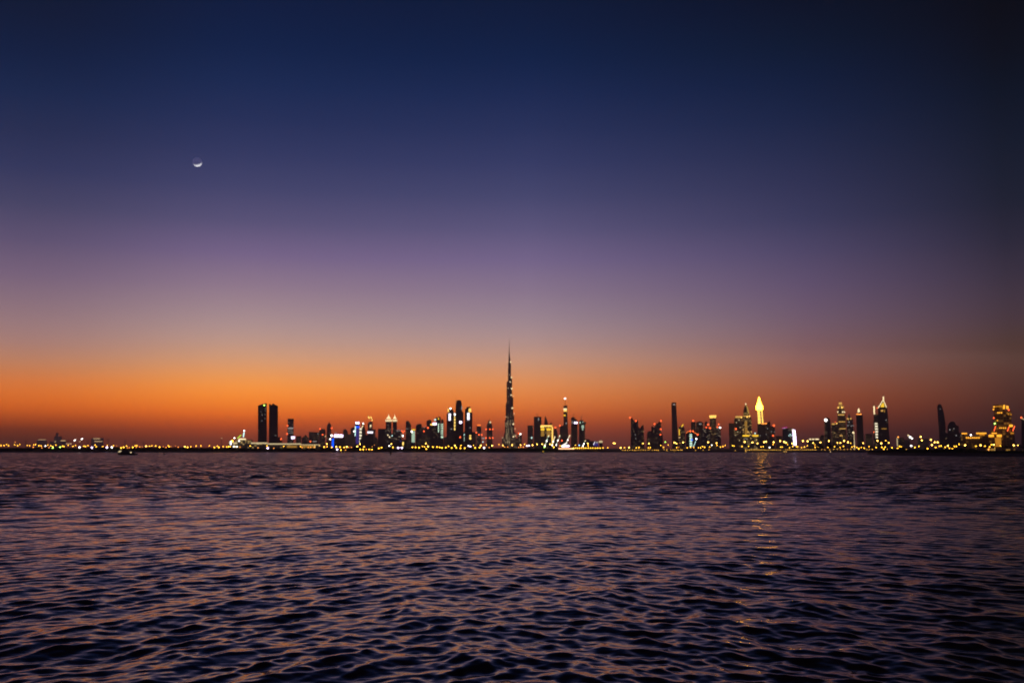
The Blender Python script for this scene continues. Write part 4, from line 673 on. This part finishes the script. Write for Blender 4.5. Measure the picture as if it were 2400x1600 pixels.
ORD = ['first', 'second', 'third', 'fourth', 'fifth', 'sixth', 'seventh', 'eighth', 'ninth', 'tenth', 'eleventh', 'twelfth', 'thirteenth', 'fourteenth', 'fifteenth', 'sixteenth', 'seventeenth', 'eighteenth']
KIND = {'a': ('street_lamp', 'amber street lamp', 'amber', .72, 'amber street lamps along the shore'), 'A': ('street_lamp', 'large bright street lamp', 'amber_big', .95, 'large bright street lamps along the shore'),
        's': ('street_lamp', 'small dim orange street lamp', 'lamp_orange', .55, 'small dim street lamps along the shore'), 'w': ('floodlight', 'white floodlight on a post', 'lamp_white', 1.1, 'white floodlights along the shore'), 'W': ('floodlight', 'broad white floodlight on a post', 'lamp_white', 1.2, 'white floodlights along the shore'),
        'v': ('floodlight', 'violet white floodlight', 'lamp_violet', 1.15, 'violet white floodlights along the shore'), 'g': ('signal_lamp', 'green signal lamp on a post', 'lamp_green', .7, 'green signal lamps along the shore'), 'b': ('signal_lamp', 'pale blue signal lamp on a post', 'lamp_blue', .9, None),
        'r': ('bridge_lamp', 'amber bridge lamp', 'amber', .62, 'amber lamps on the bridge'), 'p': ('bollard_lamp', 'small yellow bollard lamp', 'amber_small', .36, 'low bollard lamps along the quay')}
# one of each kind: post, arm and head with a round glowing lens
def lamp_meshes(k):
    nm, lb, mt, r, gp = KIND[k]
    post = MB(); post.lathe(0, 0, [(.14, -1), (.07, 0)], 6)          # scaled to the height of each post
    hd = MB(); hd.lathe(0, 0, [(r * .45, .1), (r * .5, .28), (r * .16, .5)], 8)
    ln = MB(); pr = [(r * math.sin(t), -r * .1 - r * .86 + r * .9 * (1 - math.cos(t))) for t in np.linspace(.25, math.pi - .4, 7)]
    ln.lathe(0, 0, pr, 10)
    zt = pr[-1][1]
    hd2 = MB(); hd2.lathe(0, 0, [(r * .6, zt - .02), (r * .62, zt + .14), (r * .2, zt + .34)], 8)
    return post.mesh('post', 'steel'), hd2.mesh('lamp_head', 'steel'), ln.mesh('lens', mt, smooth=True)
LM = {k: lamp_meshes(k) for k in KIND}
def lamp_depth(k, x, y):
    if k == 'r': return 1328
    if k == 'p' or y > 1050.5: return shore(min(x, 2030)) + 6
    if x > 2040 and y > 1038: return 1380 + (x % 7) * 9
    if y > 1046.3 and x < 1320: return shore(x) + 3 + (x % 4)
    if y < 1037: return 1450 + (x % 11) * 12
    if y < 1043.2: return 1850 + (x % 13) * 16
    return 1560 + (x % 9) * 18
items = []
for x, y, k in sorted(LAMPS):
    if items and any(abs(x - q[0]) < 2.0 and abs(y - q[1]) < 2.0 for q in items[-6:]): continue
    items.append((x, y, k))
by = {}
for x, y, k in items:
    mk = min(MARKS, key=lambda m: abs(m[0] - x)); by.setdefault((KIND[k][1], mk), []).append((x, y, k))
for (kl, mk), lst in by.items():
    lst.sort()
    for i, (x, y, k) in enumerate(lst):
        nm, lb, mt, r, gp = KIND[k]
        if len(lst) == 1: label = f'{kl} below {mk[1]}'
        else: label = f'{kl}, {ORD[i]} from left below {mk[1]}'
        label = label.replace('below the left end of the shore', 'at the left end of the shore').replace('below the empty', 'on the empty').replace('below the gap', 'in the gap').replace('below the little', 'above the little').replace('below the small dark boat', 'above the small dark boat')
        D = lamp_depth(k, x, y); X, Z = xx(x, y, D), max(zz(y, D), GZ + .5)
        rt = bpy.data.objects.new(nm, None); COL.objects.link(rt); rt.location = (X, D, GZ); tag(rt, label, nm.replace('_', ' '), gp)
        h = Z - GZ
        po = bpy.data.objects.new('post', LM[k][0]); hd = bpy.data.objects.new('lamp_head', LM[k][1]); ln = bpy.data.objects.new('lens', LM[k][2])
        for o in (po, hd): COL.objects.link(o); o.parent = rt
        COL.objects.link(ln); ln.parent = hd
        po.location = (0, .5, h + .2); po.scale = (1, 1, h + .4); hd.location = (0, 0, h)

for o in bpy.data.objects:
    if o.parent is None and 'label' in o and len(o['label'].split()) > 16: print('LONG', o.name, len(o['label'].split()), o['label'])

print('KINDS', {k: sum(1 for o in bpy.data.objects if o.parent is None and o.name.split('.')[0] == k) for k in ('street_lamp', 'bollard_lamp', 'floodlight')})
# ================================================================== BOAT, BUOYS, POST
def small_boat():
    D = 735; s = D / F; x0 = xx(276, HOR, D); Lh = xx(321, HOR, D) - x0
    rt = root('motor_boat', 'small dark motor boat with a pale lit windscreen and one yellow lamp', 'boat', (x0 + Lh / 2, D, 0))
    st = []
    for t in np.linspace(0, 1, 13):
        hb = 1.9 * (1 - (1 - min(t / .45, 1)) ** 2.2) * (1 - .12 * max(0, t - .6)) ; sh = 1.75 - .7 * min(t / .5, 1) + .15 * t ** 3
        st.append((t, max(hb, .04), sh, -.35 if t > .12 else -.35 + (0.12 - t) * 8))
    m = MB(); ring = 8
    for t, hb, sh, kl in st:
        X = x0 + t * Lh
        for yy, z in ((-hb, sh), (-hb * .92, sh * .5), (-hb * .6, kl * .6), (0, kl), (hb * .6, kl * .6), (hb * .92, sh * .5), (hb, sh), (0, sh - .12)): m.v.append((X, D + yy, z))
    for i in range(len(st) - 1):
        for k in range(ring):
            j = (k + 1) % ring; m.f.append((i * ring + k, i * ring + j, (i + 1) * ring + j, (i + 1) * ring + k))
    m.f.append(tuple(range(ring - 1, -1, -1))); b = (len(st) - 1) * ring; m.f.append(tuple(range(b, b + ring)))
    m.build('hull', 'hull', rt)
    X = lambda px: xx(px, HOR, D)
    cab = MB(); cab.prism([(X(284), .9), (X(285.5), 2.5), (X(288), 3.1), (X(313), 3.0), (X(316), 1.0)], D - 1.3, D + 1.3); c = cab.build('cabin', 'hull', rt)
    m = MB(); m.prism([(X(286.6), 3.12), (X(286.6), 3.3), (X(314.5), 3.2), (X(314.5), 3.02)], D - 1.5, D + 1.5); m.build('roof', 'hull', rt)
    m = MB(); m.prism([(X(277.6), 2.0), (X(281.4), 3.25), (X(284.8), 3.3), (X(282), 2.1)], D - 1.1, D + .9); m.build('windscreen', 'cream_dim', rt)
    m = MB()
    for px in (278.5, 283.6): m.bar((X(px), D - 1.0, 1.2), (X(px), D - 1.0, 2.6), .06)
    m.build('rail', 'steel', rt)
    m = MB(); m.lathe(X(304), D, [(.07, 3.1), (.04, 4.6)], 6); m.build('mast', 'steel', rt)
    m = MB(); m.lathe(X(309.4), D - 2.0, [(.1, 1.5), (.45, 1.75), (.45, 2.05), (.1, 2.3)], 8); m.build('lamp', 'cream', rt)
    m = MB(); m.lathe(X(309.4), D - 2.0, [(.06, .9), (.06, 1.5)], 6); m.build('lamp_post', 'steel', rt)
small_boat()
def buoy(px, D, r, lamp, label):
    X = xx(px, HOR, D); rt = root('buoy', label, 'buoy', (X, D, 0), 'buoys floating off the shore')
    m = MB(); m.lathe(X, D, [(r * .5, -.4), (r, -.1), (r, .35), (r * .8, .6), (r * .3, .75)], 14); m.build('float', 'hull', rt)
    m = MB()
    for k in range(4):
        a = k * math.pi / 2 + .4; m.bar((X + r * .6 * math.cos(a), D + r * .6 * math.sin(a), .55), (X + r * .15 * math.cos(a), D + r * .15 * math.sin(a), 1.7), .06)
    m.build('frame', 'steel', rt)
    if lamp:
        m = MB(); m.lathe(X, D, [(.1, 1.7), (.4, 1.85), (.4, 2.2), (.1, 2.4)], 8); m.build('lamp', lamp, rt)
    else:
        m = MB(); m.lathe(X, D, [(.1, 1.65), (.45, 1.75), (.05, 2.35)], 8); m.build('top_mark', 'hull', rt)
buoy(385, 785, 1.05, None, 'dark unlit buoy a little right of the small dark boat')
buoy(1057.4, 790, .9, None, 'dark unlit buoy below the towers with upright white signs')
buoy(1273, 905, .7, 'yellow', 'single buoy with a yellow lamp below the gold framed building')
buoy(1748, 900, .8, 'gold', 'buoy with a bright amber lamp below the sail topped tower')
buoy(1837.6, 860, .8, 'gold', 'left one of a close pair of amber lit buoys below the magenta roof sign')
buoy(1842.4, 862, .8, 'gold', 'right one of a close pair of amber lit buoys below the magenta roof sign')
buoy(1946, 815, .7, 'warm_dim', 'buoy with a dim pinkish lamp below the egg topped tower')
def nav_post(px, D):
    X = xx(px, HOR, D); rt = root('channel_post', 'dark upright channel post standing in the water below the pagoda towers', 'post', (X, D, 0))
    m = MB(); m.lathe(X, D, [(.52, -1.5), (.46, 6.2)], 10); m.build('pile', 'timber', rt)
    m = MB(); m.lathe(X, D, [(.75, 4.6), (.75, 4.75)], 10); m.build('platform', 'steel', rt)
    m = MB(); m.lathe(X, D, [(.2, 6.2), (.5, 6.3), (.5, 6.75), (.08, 7.0)], 8); m.build('lantern', 'hull', rt)
nav_post(915.6, 735)

# ================================================================== MOON
def moon_shader():
    # sunlit dust seen through the evening air: the sky's own light lies in front of it
    m, nt, b = mat('moon_rock'); N, LK = nt.nodes, nt.links; N.remove(b)
    out = N['Material Output']; ge = N.new('ShaderNodeNewGeometry'); tr = N.new('ShaderNodeBsdfTransparent'); df = N.new('ShaderNodeBsdfDiffuse')
    no = N.new('ShaderNodeTexNoise'); no.inputs['Scale'].default_value = .008; tc = N.new('ShaderNodeTexCoord'); LK.new(tc.outputs['Object'], no.inputs[0])
    mx = N.new('ShaderNodeMixRGB'); LK.new(no.outputs[0], mx.inputs[0]); mx.inputs[1].default_value = (.93, .92, .90, 1); mx.inputs[2].default_value = (1, 1, 1, 1); LK.new(mx.outputs[0], df.inputs[0])
    ad = N.new('ShaderNodeAddShader'); LK.new(tr.outputs[0], ad.inputs[0]); LK.new(df.outputs[0], ad.inputs[1])
    ms = N.new('ShaderNodeMixShader'); LK.new(ge.outputs['Backfacing'], ms.inputs[0]); LK.new(ad.outputs[0], ms.inputs[1]); LK.new(tr.outputs[0], ms.inputs[2]); LK.new(ms.outputs[0], out.inputs[0])
def moon():
    d = np.array([(462.3 - 1200) / F, CT - (800 - 380) / F * ST, ST + (800 - 380) / F * CT]); d /= np.linalg.norm(d)
    dist = 60000.0; c = d * dist + np.array([0, 0, EYE]); r = 10.6 / F * dist / math.sqrt(1 + ((462.3 - 1200) / F) ** 2 + (420 / F) ** 2)
    bm = bmesh.new(); bmesh.ops.create_uvsphere(bm, u_segments=64, v_segments=40, radius=r)
    moon_shader(); me = bpy.data.meshes.new('moon'); bm.to_mesh(me); bm.free(); me.materials.append(MATS['moon_rock'])
    me.polygons.foreach_set('use_smooth', [True] * len(me.polygons))
    o = bpy.data.objects.new('moon', me); COL.objects.link(o); o.location = c
    tag(o, 'thin bright crescent moon lit from below in the violet sky', 'moon')
    right = np.array([1, 0, 0.]); right -= right.dot(d) * d; right /= np.linalg.norm(right); up = np.cross(right, d)
    b = .196 * right - .98 * up; e = R(68)
    s = math.cos(e) * d + math.sin(e) * b
    from mathutils import Vector
    so.rotation_euler = Vector(s).to_track_quat('Z', 'Y').to_euler()
moon()

# ================================================================== WATER
def water_material():
    m, nt, b = mat('water'); N, LK = nt.nodes, nt.links
    b.inputs['Base Color'].default_value = (.028, .012, .010, 1); b.inputs['Roughness'].default_value = .12; b.inputs['IOR'].default_value = 1.29
    ge = N.new('ShaderNodeNewGeometry')
    ln = N.new('ShaderNodeVectorMath'); ln.operation = 'LENGTH'; LK.new(ge.outputs['Position'], ln.inputs[0])
    def vm(op, a, c):
        q = N.new('ShaderNodeVectorMath'); q.operation = op; LK.new(a, q.inputs[0])
        if isinstance(c, tuple): q.inputs[1].default_value = c
        elif op == 'SCALE': LK.new(c, q.inputs['Scale'])
        else: LK.new(c, q.inputs[1])
        return q.outputs[0]
    def layer(scale, sx, rot, detail, kx, ky):
        """small slopes of the surface in x and y"""
        mp = N.new('ShaderNodeMapping'); mp.inputs['Rotation'].default_value = (0, 0, R(rot)); mp.inputs['Scale'].default_value = (sx, 1, 1)
        LK.new(ge.outputs['Position'], mp.inputs[0])
        no = N.new('ShaderNodeTexNoise'); no.inputs['Scale'].default_value = scale; no.inputs['Detail'].default_value = detail; LK.new(mp.outputs[0], no.inputs[0])
        return vm('MULTIPLY', vm('SUBTRACT', no.outputs['Color'], (.5, .5, .5)), (kx, ky, 0))
    far = N.new('ShaderNodeMapRange'); far.interpolation_type = 'SMOOTHSTEP'; LK.new(ln.outputs['Value'], far.inputs[0])
    far.inputs[1].default_value = FADE0; far.inputs[2].default_value = FADE1
    t = vm('ADD', layer(4.2, .4, 50, 3.0, .16 * RIP, .20 * RIP), layer(3.6, .4, -52, 3.0, .16 * RIP, .20 * RIP))                         # ripples too small for the mesh
    f = vm('ADD', vm('ADD', layer(.9, .5, 40, 3.0, .30 * CHOP, .42 * CHOP), layer(.75, .5, -42, 3.0, .30 * CHOP, .42 * CHOP)), layer(.2, .4, 10, 1.0, .08 * CHOP, .12 * CHOP))   # farther out: the chop itself
    t = vm('ADD', t, vm('SCALE', f, far.outputs[0]))
    # seen from afar, the faces turned to this bank hide the others
    fl = vm('NORMALIZE', vm('MULTIPLY', ge.outputs['Position'], (-1, -1, 0)), (0, 0, 0))
    sc = N.new('ShaderNodeMath'); sc.operation = 'MULTIPLY'; LK.new(far.outputs[0], sc.inputs[0]); sc.inputs[1].default_value = TILT
    t = vm('ADD', t, vm('SCALE', fl, sc.outputs[0]))
    n = vm('NORMALIZE', vm('ADD', ge.outputs['Normal'], t), (0, 0, 0))
    LK.new(n, b.inputs['Normal'])
RIP, CHOP, TILT = 1.2, 2.3, .17
FADE0, FADE1 = 28.0, 190.0
water_material()
def water():
    rng = np.random.RandomState(11)
    r = [9.0]
    while r[-1] < 1330:
        q = r[-1]; r.append(q + (max(.06, q * .0034) if q < 330 else q * .02))
    r = np.array(r); na = 1000
    a = np.linspace(R(-43), R(43), na)
    RR, AA = np.meshgrid(r, a, indexing='ij')
    X = RR * np.sin(AA); Y = RR * np.cos(AA); Z = np.zeros_like(X); DX = np.zeros_like(X); DY = np.zeros_like(X)
    dr = np.gradient(r)[:, None]
    # two crossing wind seas running towards the viewer
    lean = np.tanh((X / np.maximum(Y, 1) + .02) / .12)          # the left of the creek runs more to the right, and the other way round
    for base, n, lo, hi, slope, spread, wl in ((R(-38), 60, .17, 1.5, .077, R(22), -.62), (R(-144), 60, .17, 1.4, .077, R(22), .62), (R(-92), 30, .2, 1.2, .048, R(30), 0), (R(-50), 10, 1.9, 7, .028, R(30), -.3), (R(-128), 10, 1.9, 7, .028, R(30), .3)):
        wgt = 1 + wl * lean
        lam = np.exp(rng.uniform(np.log(lo), np.log(hi), n)); th = base + rng.normal(size=n) * spread; ph = rng.uniform(0, 2 * np.pi, n)
        for L_, t, p in zip(lam, th, ph):
            k = 2 * np.pi / L_; amp = slope * math.sqrt(2.0 / n) / k
            fade = np.clip((L_ / np.maximum(dr, RR * .0015) - 2.5) / 3.0, 0, 1)
            kx, ky = k * math.cos(t), k * math.sin(t)
            arg = kx * X + ky * Y + p
            fw = fade * wgt; Z += fw * amp * np.sin(arg); c = fw * amp * .9 * np.cos(arg); DX += c * kx / k; DY += c * ky / k
    # gusty patches of stronger and weaker chop
    g = 1 + .38 * np.sin(X * .051 + Y * .017 + 1) * np.sin(Y * .043 - X * .02) + .22 * np.sin(X * .019 - Y * .06 + 2)
    Z *= g; X = X + DX * g; Y = Y + DY * g
    nr = len(r)
    V = np.stack([X, Y, Z], -1).reshape(-1, 3)
    i, j = np.meshgrid(np.arange(nr - 1), np.arange(na - 1), indexing='ij')
    q = (i * na + j).ravel(); faces = np.stack([q, q + na, q + na + 1, q + 1], -1)[:, ::-1]
    me = bpy.data.meshes.new('water')
    me.vertices.add(len(V)); me.vertices.foreach_set('co', V.ravel().astype(np.float32))
    me.loops.add(faces.size); me.loops.foreach_set('vertex_index', faces.ravel().astype(np.int32))
    me.polygons.add(len(faces)); me.polygons.foreach_set('loop_start', np.arange(0, faces.size, 4, dtype=np.int32)); me.polygons.foreach_set('loop_total', np.full(len(faces), 4, np.int32))
    me.polygons.foreach_set('use_smooth', np.ones(len(faces), bool)); me.update(calc_edges=True); me.validate()
    me.materials.append(MATS['water'])
    o = bpy.data.objects.new('water', me); COL.objects.link(o); tag(o, kind='structure')
    # the rest of the creek, out of this view: two flat wings and the water at the viewer's feet
    v, f = [], []
    s, c = math.sin(R(42.8)), math.cos(R(42.8))
    for sg in (-1, 1):
        b = len(v); v += [(sg * s * 8, c * 8, -.25), (sg * s * 1330, c * 1330, -.25), (sg * 2600, c * 1330, -.25), (sg * 2600, c * 8, -.25)]
        f.append((b, b + 1, b + 2, b + 3) if sg > 0 else (b + 3, b + 2, b + 1, b))
    b = len(v); v += [(-2600, -300, -.25), (2600, -300, -.25), (2600, c * 8, -.25), (-2600, c * 8, -.25)]; f.append((b, b + 1, b + 2, b + 3))
    b = len(v); v += [(-s * 8, c * 8, -.25), (s * 8, c * 8, -.25), (s * 9.5, c * 9.5, -.25), (0, 9.6, -.25), (-s * 9.5, c * 9.5, -.25)]; f.append((b, b + 1, b + 2, b + 3, b + 4))
    m2 = bpy.data.meshes.new('creek'); m2.from_pydata(v, [], f); m2.materials.append(MATS['water'])
    o2 = bpy.data.objects.new('creek_water', m2); COL.objects.link(o2); tag(o2, kind='structure')
water()

# ------------------------------------------------------------------ air
def haze():
    if not HAZE: return
    m = MB(); m.box(-9000, 9000, -320, HZ_FAR, -3, HZ_TOP)
    o = m.build('haze', None); tag(o, kind='stuff')
    mt = bpy.data.materials.new('haze_air'); mt.use_nodes = True; nt = mt.node_tree
    for n in list(nt.nodes): nt.nodes.remove(n)
    out = nt.nodes.new('ShaderNodeOutputMaterial'); pv = nt.nodes.new('ShaderNodeVolumePrincipled')
    pv.inputs['Color'].default_value = (.85, .82, .80, 1); pv.inputs['Density'].default_value = HAZE; pv.inputs['Anisotropy'].default_value = .6
    nt.links.new(pv.outputs[0], out.inputs['Volume']); o.data.materials.append(mt)
haze()

# ------------------------------------------------------------------ render settings
SC.render.engine = 'CYCLES'
SC.view_settings.view_transform = 'Standard'; SC.view_settings.look = 'None'; SC.view_settings.exposure = 0; SC.view_settings.gamma = 1
SC.view_settings.use_curve_mapping = False
cy = SC.cycles
cy.max_bounces = 5; cy.glossy_bounces = 3; cy.diffuse_bounces = 2; cy.transmission_bounces = 1; cy.volume_bounces = 0
cy.sample_clamp_indirect = 8; cy.use_denoising = True; cy.pixel_filter_type = 'BLACKMAN_HARRIS'; cy.filter_width = 1.6
cy.use_light_tree = True; cy.use_adaptive_sampling = False
